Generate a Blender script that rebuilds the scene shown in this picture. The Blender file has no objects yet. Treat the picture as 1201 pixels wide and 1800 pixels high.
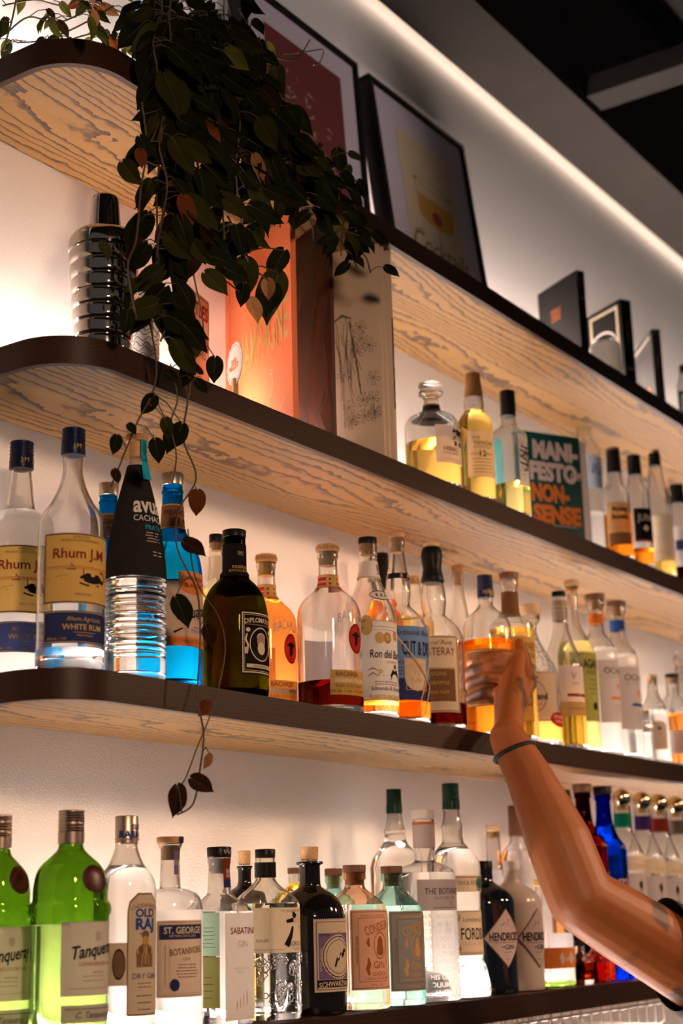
import bpy, bmesh, math, random
from mathutils import Vector, Matrix
PI=math.pi
sc=bpy.context.scene; COL=sc.collection
# ---------------------------------------------------------------- camera
S=1.22                                   # metres per calibration unit
CZ=1.5                                   # camera height
FPX,CX,CY=2705.7,600.5,900.0             # focal length in pixels of the 1201x1800 frame
R0=((0.56355909,0.19569436,0.80256144),(-0.82569559,0.16291503,0.54007916),(-0.02505887,-0.96703796,0.25339622))
YF,YW=1.22,1.4725                        # shelf front edge, wall
TOP={1:CZ+.8964*S,2:CZ+.5643*S,3:CZ+.2315*S,4:CZ-.1066*S}
TH=.036; XE=1.246; XR=4.6
cam_d=bpy.data.cameras.new('camera'); cam=bpy.data.objects.new('camera',cam_d); COL.objects.link(cam)
cam_d.sensor_fit='VERTICAL'; cam_d.sensor_height=36; cam_d.lens=FPX/1800*36
cam_d.clip_start=.05
cam.matrix_world=Matrix(((R0[0][0],-R0[0][1],-R0[0][2],0),(R0[1][0],-R0[1][1],-R0[1][2],0),(R0[2][0],-R0[2][1],-R0[2][2],CZ),(0,0,0,1)))
sc.camera=cam
cam_d.dof.use_dof=True; cam_d.dof.focus_distance=2.08; cam_d.dof.aperture_fstop=4.0
# ---------------------------------------------------------------- render look
sc.view_settings.view_transform='Standard'; sc.view_settings.look='None'; sc.view_settings.gamma=1
sc.view_settings.use_curve_mapping=False
sc.view_settings.exposure=0.6
try:
    cy=sc.cycles; cy.max_bounces=20; cy.transmission_bounces=18; cy.glossy_bounces=6; cy.diffuse_bounces=4
    cy.transparent_max_bounces=12; cy.sample_clamp_indirect=6; cy.blur_glossy=.2; cy.caustics_refractive=True; cy.caustics_reflective=False
except Exception: pass
w=bpy.data.worlds.new('world'); sc.world=w; w.use_nodes=True
w.node_tree.nodes['Background'].inputs[0].default_value=(1,.80,.74,1); w.node_tree.nodes['Background'].inputs[1].default_value=.045
LED_POWER=64.0; LED_COL=(1,.785,.69)
def lamp(name,loc,tgt,size,power,col,cone=64,blend=.7):
    d=bpy.data.lights.new(name,'SPOT'); d.shadow_soft_size=size; d.energy=power; d.color=col; d.spot_size=math.radians(cone); d.spot_blend=blend
    o=bpy.data.objects.new(name,d); COL.objects.link(o); o.location=loc
    o.rotation_euler=(Vector(tgt)-Vector(loc)).to_track_quat('-Z','Y').to_euler(); return o
# added warm fill spots behind the camera, no fixtures known: cones reach the lower shelves
lamp('room_fill_spot',(.35,-.45,2.35),(1.48,1.25,1.62),.10,58,(1,.62,.40),70)
lamp('room_fill_spot',(2.75,-.35,2.40),(2.15,1.25,1.5),.10,40,(1,.60,.36))
lamp('room_fill_spot',(3.7,-.35,2.40),(2.9,1.25,1.5),.10,34,(1,.60,.36))
lamp('frame_fill_spot',(2.7,-.35,3.05),(2.05,1.42,2.98),.05,22,(1,.80,.72),30,.9)  # added fill spot to brighten the framed prints, no such lamp known
# ---------------------------------------------------------------- pixel geometry: where a sight line of the photo meets a plane of the room
def ray(px,py):
    v=(px-CX,py-CY,FPX); return Vector([sum(R0[i][j]*v[j] for j in range(3)) for i in range(3)])
CAMP=Vector((0,0,CZ))
def at(px,py,Y): r=ray(px,py); return CAMP+r*(Y/r.y)
def proj(P):
    q=Vector(P)-CAMP; c=[sum(R0[i][j]*q[i] for i in range(3)) for j in range(3)]
    return CX+FPX*c[0]/c[2], CY+FPX*c[1]/c[2], c[2]
def zline(x,Y,py):
    a=[R0[i][1] for i in range(3)]; b=[R0[i][2] for i in range(3)]; k=py-CY
    return CZ-(FPX*(a[0]*x+a[1]*Y)-k*(b[0]*x+b[1]*Y))/(FPX*a[2]-k*b[2])
# ---------------------------------------------------------------- materials
MATS={}
def mat(name,col=(.8,.8,.8),rough=.5,metal=0,spec=.5,emit=None,es=0,sss=0,noise=0,nscale=60,bump=0,bscale=200,coat=0):
    if name in MATS: return MATS[name]
    m=bpy.data.materials.new(name); m.use_nodes=True; nt=m.node_tree; b=nt.nodes['Principled BSDF']
    b.inputs['Base Color'].default_value=(*col,1); b.inputs['Roughness'].default_value=rough; b.inputs['Metallic'].default_value=metal
    b.inputs['Specular IOR Level'].default_value=spec; b.inputs['Coat Weight'].default_value=coat
    if emit: b.inputs['Emission Color'].default_value=(*emit,1); b.inputs['Emission Strength'].default_value=es
    if noise or bump:
        tc=nt.nodes.new('ShaderNodeTexCoord'); n=nt.nodes.new('ShaderNodeTexNoise'); n.inputs['Scale'].default_value=nscale; n.inputs['Detail'].default_value=4
        nt.links.new(tc.outputs['Object'],n.inputs['Vector'])
        if noise:
            mx=nt.nodes.new('ShaderNodeMix'); mx.data_type='RGBA'
            mx.inputs[6].default_value=(*[c*(1-noise) for c in col],1); mx.inputs[7].default_value=(*[min(1,c*(1+noise)) for c in col],1)
            nt.links.new(n.outputs['Fac'],mx.inputs[0]); nt.links.new(mx.outputs[2],b.inputs['Base Color'])
        if bump:
            n2=nt.nodes.new('ShaderNodeTexNoise'); n2.inputs['Scale'].default_value=bscale; n2.inputs['Detail'].default_value=3
            nt.links.new(tc.outputs['Object'],n2.inputs['Vector'])
            bp=nt.nodes.new('ShaderNodeBump'); bp.inputs['Strength'].default_value=bump; bp.inputs['Distance'].default_value=.004
            nt.links.new(n2.outputs['Fac'],bp.inputs['Height']); nt.links.new(bp.outputs['Normal'],b.inputs['Normal'])
    MATS[name]=m; return m
def glass(name,col=(1,1,1),ior=1.45,rough=0.0,bump=0,bscale=150,clear=0.0):
    if name in MATS: return MATS[name]
    m=bpy.data.materials.new(name); m.use_nodes=True; nt=m.node_tree; nt.nodes.clear()
    o=nt.nodes.new('ShaderNodeOutputMaterial'); g=nt.nodes.new('ShaderNodeBsdfGlass')
    g.inputs['Color'].default_value=(*col,1); g.inputs['IOR'].default_value=ior; g.inputs['Roughness'].default_value=rough
    out=g.outputs[0]
    if bump:
        tc=nt.nodes.new('ShaderNodeTexCoord'); v=nt.nodes.new('ShaderNodeTexVoronoi'); v.inputs['Scale'].default_value=bscale
        nt.links.new(tc.outputs['Object'],v.inputs['Vector']); bp=nt.nodes.new('ShaderNodeBump'); bp.inputs['Strength'].default_value=bump; bp.inputs['Distance'].default_value=.004
        nt.links.new(v.outputs['Distance'],bp.inputs['Height']); nt.links.new(bp.outputs[0],g.inputs['Normal'])
    if clear:                              # part of the light passes straight through the thin wall
        t=nt.nodes.new('ShaderNodeBsdfTransparent'); t.inputs[0].default_value=(*col,1)
        mx=nt.nodes.new('ShaderNodeMixShader'); mx.inputs[0].default_value=clear
        nt.links.new(g.outputs[0],mx.inputs[1]); nt.links.new(t.outputs[0],mx.inputs[2]); out=mx.outputs[0]
    nt.links.new(out,o.inputs[0]); MATS[name]=m; return m
def paper(name,col,tr=.25,rough=.75,noise=.06):
    if name in MATS: return MATS[name]
    m=bpy.data.materials.new(name); m.use_nodes=True; nt=m.node_tree; nt.nodes.clear()
    o=nt.nodes.new('ShaderNodeOutputMaterial'); d=nt.nodes.new('ShaderNodeBsdfDiffuse'); t=nt.nodes.new('ShaderNodeBsdfTranslucent'); mx=nt.nodes.new('ShaderNodeMixShader')
    tc=nt.nodes.new('ShaderNodeTexCoord'); n=nt.nodes.new('ShaderNodeTexNoise'); n.inputs['Scale'].default_value=55; n.inputs['Detail'].default_value=5
    c=nt.nodes.new('ShaderNodeMix'); c.data_type='RGBA'; c.inputs[6].default_value=(*[x*(1-noise) for x in col],1); c.inputs[7].default_value=(*[min(1,x*(1+noise)) for x in col],1)
    nt.links.new(tc.outputs['Object'],n.inputs['Vector']); nt.links.new(n.outputs['Fac'],c.inputs[0])
    nt.links.new(c.outputs[2],d.inputs[0]); nt.links.new(c.outputs[2],t.inputs[0]); mx.inputs[0].default_value=tr
    nt.links.new(d.outputs[0],mx.inputs[1]); nt.links.new(t.outputs[0],mx.inputs[2]); nt.links.new(mx.outputs[0],o.inputs[0]); MATS[name]=m; return m
def wood(name,c_lo,c_hi,c_line,scale=1.0,lines=55,warp=1.0,rough=.5,lineamt=.7,coat=0,spec=.5):
    m=bpy.data.materials.new(name); m.use_nodes=True; nt=m.node_tree; L=nt.links.new; N=nt.nodes.new; b=nt.nodes['Principled BSDF']
    tc=N('ShaderNodeTexCoord'); mp=N('ShaderNodeMapping'); mp.inputs['Scale'].default_value=(.75*scale,4.5*scale,4.5*scale); L(tc.outputs['Object'],mp.inputs[0])
    n1=N('ShaderNodeTexNoise'); n1.inputs['Scale'].default_value=1.5; n1.inputs['Detail'].default_value=2; n1.inputs['Roughness'].default_value=.4; L(mp.outputs[0],n1.inputs[0])
    mpj=N('ShaderNodeMapping'); mpj.inputs['Scale'].default_value=(38,60,60); L(tc.outputs['Object'],mpj.inputs[0])
    nj=N('ShaderNodeTexNoise'); nj.inputs['Scale'].default_value=1; nj.inputs['Detail'].default_value=3; L(mpj.outputs[0],nj.inputs[0])
    sx=N('ShaderNodeSeparateXYZ'); L(tc.outputs['Object'],sx.inputs[0])
    def M(op,a,bv):
        k=N('ShaderNodeMath'); k.operation=op
        for i,v in enumerate((a,bv)):
            if v is None: continue
            if isinstance(v,(int,float)): k.inputs[i].default_value=v
            else: L(v,k.inputs[i])
        return k.outputs[0]
    h=M('ADD',M('MULTIPLY',M('ADD',sx.outputs[1],sx.outputs[2]),lines),M('MULTIPLY',n1.outputs[0],15*warp))
    h=M('ADD',h,M('MULTIPLY',nj.outputs[0],.9))
    fr=M('FRACT',h,None)
    cr=N('ShaderNodeValToRGB'); e=cr.color_ramp.elements; e[0].position=0; e[0].color=(1,1,1,1); e[1].position=1; e[1].color=(0,0,0,1)
    e2=e.new(.18); e2.color=(.75,.75,.75,1); e3=e.new(.34); e3.color=(.12,.12,.12,1); L(fr,cr.inputs[0])
    mpf=N('ShaderNodeMapping'); mpf.inputs['Scale'].default_value=(14,420,420); L(tc.outputs['Object'],mpf.inputs[0])
    nf=N('ShaderNodeTexNoise'); nf.inputs['Scale'].default_value=1; nf.inputs['Detail'].default_value=3; L(mpf.outputs[0],nf.inputs[0])
    base=N('ShaderNodeMix'); base.data_type='RGBA'; base.inputs[6].default_value=(*c_lo,1); base.inputs[7].default_value=(*c_hi,1); L(nf.outputs[0],base.inputs[0])
    fac=M('MULTIPLY',M('MULTIPLY',cr.outputs[0],lineamt),M('ADD',M('MULTIPLY',nf.outputs[0],1.3),.15))
    mx=N('ShaderNodeMix'); mx.data_type='RGBA'; mx.clamp_factor=True; mx.inputs[7].default_value=(*c_line,1); L(fac,mx.inputs[0]); L(base.outputs[2],mx.inputs[6])
    L(mx.outputs[2],b.inputs['Base Color']); b.inputs['Roughness'].default_value=rough; b.inputs['Coat Weight'].default_value=coat; b.inputs['Specular IOR Level'].default_value=spec
    MATS[name]=m; return m
# ---------------------------------------------------------------- mesh helpers
class MB:
    def __init__(s): s.v=[]; s.f=[]; s.m=[]; s.mats=[]
    def mi(s,m):
        if m not in s.mats: s.mats.append(m)
        return s.mats.index(m)
    def add(s,vs,fs,m):
        o=len(s.v); s.v+= [tuple(v) for v in vs]; k=s.mi(m)
        for f in fs: s.f.append(tuple(i+o for i in f)); s.m.append(k)
    def box(s,lo,hi,m,bev=0):
        x0,y0,z0=lo; x1,y1,z1=hi
        if bev<=0:
            s.add([(x0,y0,z0),(x1,y0,z0),(x1,y1,z0),(x0,y1,z0),(x0,y0,z1),(x1,y0,z1),(x1,y1,z1),(x0,y1,z1)],
              [(0,3,2,1),(4,5,6,7),(0,1,5,4),(1,2,6,5),(2,3,7,6),(3,0,4,7)],m)
        else:
            bm=bmesh.new(); bmesh.ops.create_cube(bm,size=1)
            for v in bm.verts: v.co=Vector((x0+(v.co.x+.5)*(x1-x0),y0+(v.co.y+.5)*(y1-y0),z0+(v.co.z+.5)*(z1-z0)))
            bmesh.ops.bevel(bm,geom=bm.edges[:],offset=bev,segments=2,affect='EDGES',profile=.5)
            s.bm(bm,m)
    def bm(s,bm,m):
        bm.verts.index_update(); s.add([v.co[:] for v in bm.verts],[[v.index for v in f.verts] for f in bm.faces],m); bm.free()
    def tube(s,pts,rad,m,n=8,closed=False):
        pts=[Vector(p) for p in pts]; N=len(pts); rr=rad if isinstance(rad,(list,tuple)) else [rad]*N
        vs=[]; up=Vector((.13,.27,.95))
        for i,p in enumerate(pts):
            a=pts[(i-1)%N] if closed or i>0 else p; b=pts[(i+1)%N] if closed or i<N-1 else p
            d=(b-a).normalized(); u=d.cross(up); u=u.normalized() if u.length>1e-4 else d.cross(Vector((1,0,0))).normalized(); w_=d.cross(u)
            for k in range(n):
                t=2*PI*k/n; vs.append(p+(u*math.cos(t)+w_*math.sin(t))*rr[i])
        fs=[]
        for i in range(N if closed else N-1):
            j=(i+1)%N
            for k in range(n): fs.append((i*n+k,i*n+(k+1)%n,j*n+(k+1)%n,j*n+k))
        if not closed: fs.append(tuple(range(n))[::-1]); fs.append(tuple((N-1)*n+k for k in range(n)))
        s.add(vs,fs,m)
    def rev(s,prof,m,seg=40,sec=None,cap0=True,cap1=True,loc=(0,0,0)):
        """prof: (z,r[,b]) bottom to top; sec(a) = cross-section multiplier blended in by b"""
        vs=[]; n=len(prof)
        for p in prof:
            b=p[2] if len(p)>2 else 0
            for k in range(seg):
                a=2*PI*k/seg; q=p[1]*((1-b)+b*sec(a)) if (sec and b) else p[1]
                vs.append((loc[0]+q*math.sin(a),loc[1]-q*math.cos(a),loc[2]+p[0]))
        fs=[]
        for i in range(n-1):
            for k in range(seg): fs.append((i*seg+k,i*seg+(k+1)%seg,(i+1)*seg+(k+1)%seg,(i+1)*seg+k))
        if cap0: fs.append(tuple(range(seg))[::-1])
        if cap1: fs.append(tuple((n-1)*seg+k for k in range(seg)))
        s.add(vs,fs,m)
    def build(s,name,parent=None,smooth=True,ang=40,loc=None):
        me=bpy.data.meshes.new(name); me.from_pydata(s.v,[],s.f)
        for m in s.mats: me.materials.append(m)
        me.polygons.foreach_set('material_index',s.m)
        if smooth:
            me.polygons.foreach_set('use_smooth',[True]*len(s.f)); me.set_sharp_from_angle(angle=math.radians(ang))
        me.update(); o=bpy.data.objects.new(name,me); COL.objects.link(o)
        if parent: o.parent=parent
        if loc: o.location=loc
        return o
def tag(o,label=None,cat=None,group=None,kind=None):
    if label: o['label']=label
    if cat: o['category']=cat
    if group: o['group']=group
    if kind: o['kind']=kind
    return o
def thing(name,label,cat,loc,rz=0,group=None):
    o=bpy.data.objects.new(name,None); COL.objects.link(o); o.location=loc; o.rotation_euler=(0,0,rz); o.empty_display_size=.02
    return tag(o,label,cat,group)
TXT={}
def text2d(s,bold=0.0,shear=0.0,space=1.0):
    k=(s,bold,shear,space)
    if k in TXT: return TXT[k]
    c=bpy.data.curves.new('t','FONT'); c.body=s; c.size=1; c.resolution_u=3; c.offset=bold; c.shear=shear; c.space_character=space
    o=bpy.data.objects.new('t',c); COL.objects.link(o); dg=bpy.context.evaluated_depsgraph_get(); me=bpy.data.meshes.new_from_object(o.evaluated_get(dg))
    vs=[(v.co.x,v.co.y) for v in me.vertices]; fs=[tuple(p.vertices) for p in me.polygons]
    bpy.data.objects.remove(o); bpy.data.curves.remove(c); bpy.data.meshes.remove(me)
    if vs:
        x0=min(v[0] for v in vs); vs=[(v[0]-x0,v[1]) for v in vs]; wd=max(v[0] for v in vs)
    else: wd=0
    TXT[k]=(vs,fs,wd); return TXT[k]
def decorate(mb,mp,W,H,items):
    """print shapes and lettering on a surface; mp(x,y,off) maps metres right of the left edge / down from the top edge to 3D"""
    for lay,it in enumerate(items):
        k=it[0]; off=.0003+.00005*(lay%8)
        if k=='t':
            _,s,u,v,h,m=it[:6]; op=it[6] if len(it)>6 else {}
            vs,fs,wd=text2d(s,op.get('bold',.0),op.get('shear',0),op.get('space',1))
            if not vs: continue
            sz=h*H/.70; sx=sz*op.get('sx',1)
            if 'w' in op and wd*sx>op['w']*W: sx=op['w']*W/wd
            al=op.get('al','c'); x0=u*W-(wd*sx/2 if al=='c' else (wd*sx if al=='r' else 0)); y0=v*H+h*H/2
            arc=op.get('arc',0); rot=op.get('rot',0); out=[]
            for (x,y) in vs:
                X=x0+x*sx; Yv=y0-y*sz
                if arc: t=(x*sx-wd*sx/2)/(wd*sx/2+1e-9); Yv+=arc*H*t*t
                if rot:
                    cx_,cy_=u*W,v*H; dx,dy=X-cx_,Yv-cy_; c_,s_=math.cos(rot),math.sin(rot); X,Yv=cx_+dx*c_-dy*s_,cy_+dx*s_+dy*c_
                out.append(mp(X,Yv,off+.0003))
            mb.add(out,fs,m)
        elif k in('r','e','d','arch','shield','ring'):
            if k in('e','d','ring'): _,u,v,ru,rv,m=it[:6]; u0,v0,u1,v1=u-ru,v-rv,u+ru,v+rv
            else: _,u0,v0,u1,v1,m=it[:6]
            if k=='ring':
                th=it[6]; n=36; vs=[]; 
                for i in range(n):
                    t=2*PI*i/n
                    for q in(1,1-th): vs.append(mp((u+ru*q*math.cos(t))*W,(v+rv*q*math.sin(t))*H,off))
                mb.add(vs,[(2*i,2*i+1,2*((i+1)%n)+1,2*((i+1)%n)) for i in range(n)],m); continue
            nr=1 if (k=='r' and (v1-v0)*H<.004) else (14 if k!='r' else 6); nc=max(2,min(16,int((u1-u0)*W/.004)+1))
            vs=[]
            for i in range(nr+1):
                t=i/nr; hw=1.0
                if k=='e': t=.5-.5*math.cos(PI*t); hw=math.sqrt(max(0,1-(2*t-1)**2))
                elif k=='d': hw=1-abs(2*t-1)
                elif k=='arch': hw=1.0 if t>.18 else math.sqrt(max(0,1-(1-t/.18)**2))*.5+.5 if t>0 else .45
                elif k=='shield': hw=1.0 if t<.6 else math.sqrt(max(0,1-((t-.6)/.4)**2))
                hw=max(hw,.002)
                for j in range(nc+1):
                    q=(2*j/nc-1)*hw; vs.append(mp((u0+u1+(u1-u0)*q)/2*W,(v0+(v1-v0)*t)*H,off))
            fs=[(i*(nc+1)+j,(i+1)*(nc+1)+j,(i+1)*(nc+1)+j+1,i*(nc+1)+j+1) for i in range(nr) for j in range(nc)]
            mb.add(vs,fs,m)
        elif k=='f':
            _,ins,th,m=it; a=ins; b=ins+th; r=W/H
            decorate(mb,mp,W,H,[('r',a/r,a,1-a/r,b,m),('r',a/r,1-b,1-a/r,1-a,m),('r',a/r,a,b/r,1-a,m),('r',1-b/r,a,1-a/r,1-a,m)])
        elif k=='l':                      # brush / pen stroke: list of (u,v,width m)
            _,pts,m=it; vs=[]
            for i,(u,v,wd) in enumerate(pts):
                a=pts[max(0,i-1)]; b=pts[min(len(pts)-1,i+1)]; dx,dy=(b[0]-a[0])*W,(b[1]-a[1])*H; l=math.hypot(dx,dy) or 1
                nx,ny=-dy/l*wd/2,dx/l*wd/2
                vs+=[mp(u*W+nx,v*H+ny,off),mp(u*W-nx,v*H-ny,off)]
            mb.add(vs,[(2*i,2*i+1,2*i+3,2*i+2) for i in range(len(pts)-1)],m)
def catmull(P,n=4):
    out=[]
    for i in range(len(P)-1):
        p0=P[max(0,i-1)];p1=P[i];p2=P[i+1];p3=P[min(len(P)-1,i+2)]
        for k in range(n):
            t=k/n; out.append(tuple(.5*((2*b)+(c-a)*t+(2*a-5*b+4*c-d)*t*t+(3*b-a-3*c+d)*t**3) for a,b,c,d in zip(p0,p1,p2,p3)))
    out.append(tuple(P[-1])); return out
# ================================================================ SETTING
M_wall=mat('white_plaster',(.80,.78,.75),.85,spec=.2,bump=.14,bscale=330)
M_ash=wood('pale_ash',(.205,.102,.021),(.265,.140,.033),(.038,.017,.006),lines=60,warp=1.0,rough=.65,lineamt=1.35)
M_walnut=wood('dark_walnut',(.024,.010,.005),(.045,.019,.0095),(.011,.005,.003),scale=1.4,lines=160,warp=.5,rough=.42,lineamt=.7,spec=.18)
M_conc=mat('grey_concrete',(.030,.026,.022),.9,noise=.35,nscale=9)
M_black=mat('black_paint',(.012,.011,.011),.8)
M_dark=mat('dark_floor',(.05,.04,.035),.6)
def struct(name,lo,hi,m):
    b=MB(); b.box(lo,hi,m); o=b.build(name,smooth=False); return tag(o,kind='structure')
ZC=CZ+1.774
struct('wall_back',(-.8,YW,0),(XR+1.5,YW+.1,ZC+.42),M_wall)
struct('floor',(-.8,-2.2,-.05),(XR+1.5,YW+.1,0),M_dark)
struct('ceiling',(-.8,-2.2,ZC+.42),(XR+1.5,YW+.1,ZC+.5),M_black)
tag(struct('trim_3',(-.8,1.285,ZC),(XR+1.5,1.2987,ZC+.42),M_conc),'dark upright face of the soffit','soffit')
tag(struct('trim_1',(-.8,1.2987,ZC),(XR+1.5,1.44,ZC+.02),M_conc),'grey concrete soffit running along the top of the lit wall','soffit')
bx0,bx1=at(1020,180,1.2987).x,at(1046,207,1.2987).x
tag(struct('trim_2',(bx0,-2.0,ZC+.02),(bx1,1.2845,ZC+.07),mat('dark_beam',(.030,.027,.025),.9,noise=.3,nscale=9)),'dark grey beam crossing the black ceiling','beam')
M_led=mat('led_white',(.9,.9,.9),emit=LED_COL,es=LED_POWER)
M_led_cove=mat('led_cove',(.9,.9,.9),emit=(1,.74,.58),es=5.0)
M_alu=mat('aluminium',(.7,.7,.7),.4,metal=1)
def led(z,x0,x1,label,y0,y1,h,m):
    b=MB(); b.box((x0,y0,z),(x1,y1,z+h),m,0.0); o=b.build('led_strip',smooth=False)
    return tag(o,label,'light strip')
led(ZC+.03,-.6,XR+1.2,'hidden light strip above the soffit washing down the wall',1.405,1.435,.012,M_led_cove)
# ---------------------------------------------------------------- shelves
def outline(y0,inset=0):
    r=.085; P=[(XE+inset,YW-.001)]
    for k in range(13):
        a=PI+ (PI/2)*k/12; P.append((XE+r+(r-inset)*math.cos(a),y0+r+(r-inset)*math.sin(a)))
    return P
def prism(mb,P,z0,z1,m_side,m_top,m_bot):
    n=len(P); vs=[(x,y,z0) for x,y in P]+[(x,y,z1) for x,y in P]
    mb.add(vs,[tuple(range(n))[::-1]],m_bot); mb.add(vs,[tuple(n+i for i in range(n))],m_top)
    mb.add(vs,[(i,(i+1)%n,n+(i+1)%n,n+i) for i in range(n)],m_side)
SHLAB={1:'topmost dark-edged wooden shelf carrying the plant and framed pictures',2:'second wooden shelf from the top carrying shaker, books and whiskies',
 3:'third wooden shelf from the top carrying the rum bottles',4:'lowest wooden shelf in view carrying the gin bottles',5:'shelf below the gins, hidden under the frame edge'}
def shelf(k,z):
    t=thing('wall_shelf',SHLAB[k],'shelf',(0,0,z),0,'dark-edged wall shelves')
    b=MB(); P=outline(YF,.010)+[(XR,YF+.010),(XR,YW-.001)]
    prism(b,P,-TH+.0015,-.0005,M_ash,M_walnut,M_ash)
    tag(b.build('board',t,ang=50),'pale ash veneer board')
    e=MB(); O=outline(YF)+[(XR,YF)]; I=outline(YF,.0095)+[(XR,YF+.0095)]; n=len(O); vs=[]
    for x,y in O: vs+=[(x,y,-TH),(x,y,0)]
    for x,y in I: vs+=[(x,y,-TH),(x,y,0)]
    fs=[]
    for i in range(n-1):
        a,b_,c,d=2*i,2*i+1,2*(i+1)+1,2*(i+1); o=2*n
        fs+=[(a,d,c,b_),(o+a,o+b_,o+c,o+d),(b_,c,o+c,o+b_),(d,a,o+a,o+d)]
    fs+=[(0,1,2*n+1,2*n),(2*n-2,4*n-2,4*n-1,2*n-1)]
    e.add(vs,fs,M_walnut); tag(e.build('edge_band',t,ang=50),'dark walnut edge strip')
    led(z+.0005,XE+.03,XR,'slim light strip along the back of the '+('topmost','second','third','lowest visible','hidden lowest')[k-1]+' shelf',YW-.058,YW-.042,.006,M_led if k>1 else mat('led_top',(.9,.9,.9),emit=LED_COL,es=LED_POWER*1.5))
    return t
for k in (1,2,3,4): shelf(k,TOP[k])
# ================================================================ BOTTLES
G_clear=glass('clear_glass',(.995,.998,.995),1.42,clear=.04)
G_frost=glass('frosted_glass',(.97,.97,.95),1.35,rough=.28,clear=.04)
G_dimple=glass('dimpled_glass',(.98,.98,.97),1.46,bump=.5,bscale=120)
G_green=glass('bright_green_glass',(.50,.66,.26),1.46,clear=.04)
G_teal=glass('pale_teal_glass',(.80,.95,.93),1.46,clear=.04)
G_rose=glass('pale_rose_glass',(.98,.86,.76),1.46,clear=.04)
G_blue=glass('turquoise_glass',(.03,.55,.80),1.46,clear=.04)
G_cobalt=glass('cobalt_glass',(.01,.10,.75),1.46)
G_brown=glass('red_brown_glass',(.30,.05,.02),1.46)
G_olive=glass('dark_olive_glass',(.16,.17,.02),1.46)
L_clear=glass('clear_spirit',(.985,.99,.985),1.38,clear=.04)
L_gold=glass('pale_gold_spirit',(.98,.80,.38),1.38,clear=.04)
L_straw=glass('straw_spirit',(.96,.90,.55),1.38,clear=.04)
L_amber=glass('amber_spirit',(.95,.52,.12),1.38,clear=.04)
L_orange=glass('orange_spirit',(.97,.58,.24),1.38,clear=.04)
L_dark=glass('dark_amber_spirit',(.15,.032,.006),1.38,clear=.04)
L_teal=glass('teal_tinted_spirit',(.70,.94,.90),1.38,clear=.04)
L_green=glass('green_tinted_spirit',(.54,.70,.33),1.38,clear=.04)
M_blackglass=mat('black_glass',(.006,.005,.005),.06,spec=.6)
M_bluegloss=mat('midnight_gloss',(.003,.006,.014),.06,spec=.7)
M_ceramic=mat('white_ceramic',(.62,.56,.52),.18,spec=.5)
M_cream_cer=mat('cream_matte',(.74,.66,.56),.4)
M_navycap=mat('navy_cap',(.006,.010,.04),.3,spec=.2)
M_bcap=mat('black_cap',(.008,.007,.007),.35,spec=.14)
M_wax=mat('black_wax',(.006,.006,.006),.4,spec=.12,bump=.3,bscale=60)
M_silver=mat('brushed_silver',(.62,.57,.53),.32,metal=1)
M_bronze=mat('bronze_cap',(.50,.40,.33),.35,metal=1)
M_steel=mat('polished_steel',(.62,.58,.54),.07,metal=1)
M_goldm=mat('gold_metal',(.85,.60,.25),.3,metal=1)
M_chrome=mat('gold_mirror',(.82,.72,.50),.07,metal=1)
M_cork=mat('natural_cork',(.60,.38,.19),.85,noise=.4,nscale=260)
M_woodcap=mat('tan_wood_cap',(.50,.27,.11),.6,noise=.25,nscale=40)
M_brcap=mat('brown_wood_cap',(.16,.07,.035),.55,noise=.25,nscale=40)
M_paleW=mat('pale_wood_cap',(.62,.45,.27),.6,noise=.2,nscale=40)
M_green_cap=mat('dark_green_cap',(.004,.030,.018),.3,spec=.2)
M_whitecap=mat('white_cap',(.74,.70,.66),.5)
M_tancap=mat('gold_tan_capsule',(.17,.08,.022),.4)
P_white=paper('white_paper',(.80,.76,.72)); P_grey=paper('grey_paper',(.52,.46,.44)); P_lilac=paper('lilac_paper',(.68,.58,.58))
P_cream=paper('cream_paper',(.74,.62,.44)); P_yellow=paper('yellow_label',(.70,.46,.13)); P_navy=paper('navy_label',(.035,.045,.13))
P_black=paper('black_paper',(.012,.011,.011),.05); P_char=paper('charcoal_sleeve',(.022,.020,.022),.04); P_peach=paper('peach_label',(.66,.40,.22))
P_orange=paper('orange_ink',(.72,.22,.05)); P_red=paper('red_ink',(.45,.03,.02)); P_maroon=paper('maroon_ink',(.22,.035,.02),.1)
P_gold=paper('gold_ink',(.62,.42,.16)); P_goldlab=paper('gold_label',(.58,.36,.10)); P_blue=paper('blue_label',(.16,.27,.48)); P_bluei=paper('blue_ink',(.03,.08,.30),.1)
P_ink=paper('black_ink',(.02,.017,.016),.03); P_sep=paper('sepia_ink',(.20,.12,.07),.1); P_purple=paper('purple_ink',(.20,.13,.27),.15); P_olive=paper('olive_label',(.27,.27,.09))
P_mint=paper('mint_label',(.42,.66,.50)); P_pink=paper('copper_pink_label',(.72,.40,.28)); P_taupe=paper('taupe_label',(.34,.29,.27)); P_copper=paper('copper_ink',(.78,.42,.16))
P_green=paper('green_ink',(.03,.14,.09),.1); P_tan=paper('tan_label',(.56,.34,.14)); P_skyb=paper('pale_blue_label',(.36,.48,.58)); P_cyan=paper('cyan_strip',(.02,.42,.60)); P_beige=paper('beige_label',(.60,.46,.33))
P_brown=paper('brown_label',(.22,.11,.05))
def sq(p): return lambda a: 1/((abs(math.cos(a))**p+abs(math.sin(a))**p)**(1/p))
def ngon(n,off=0): return lambda a: math.cos(PI/n)/math.cos(((a+off)%(2*PI/n))-PI/n)
PLACED=[]
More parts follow.
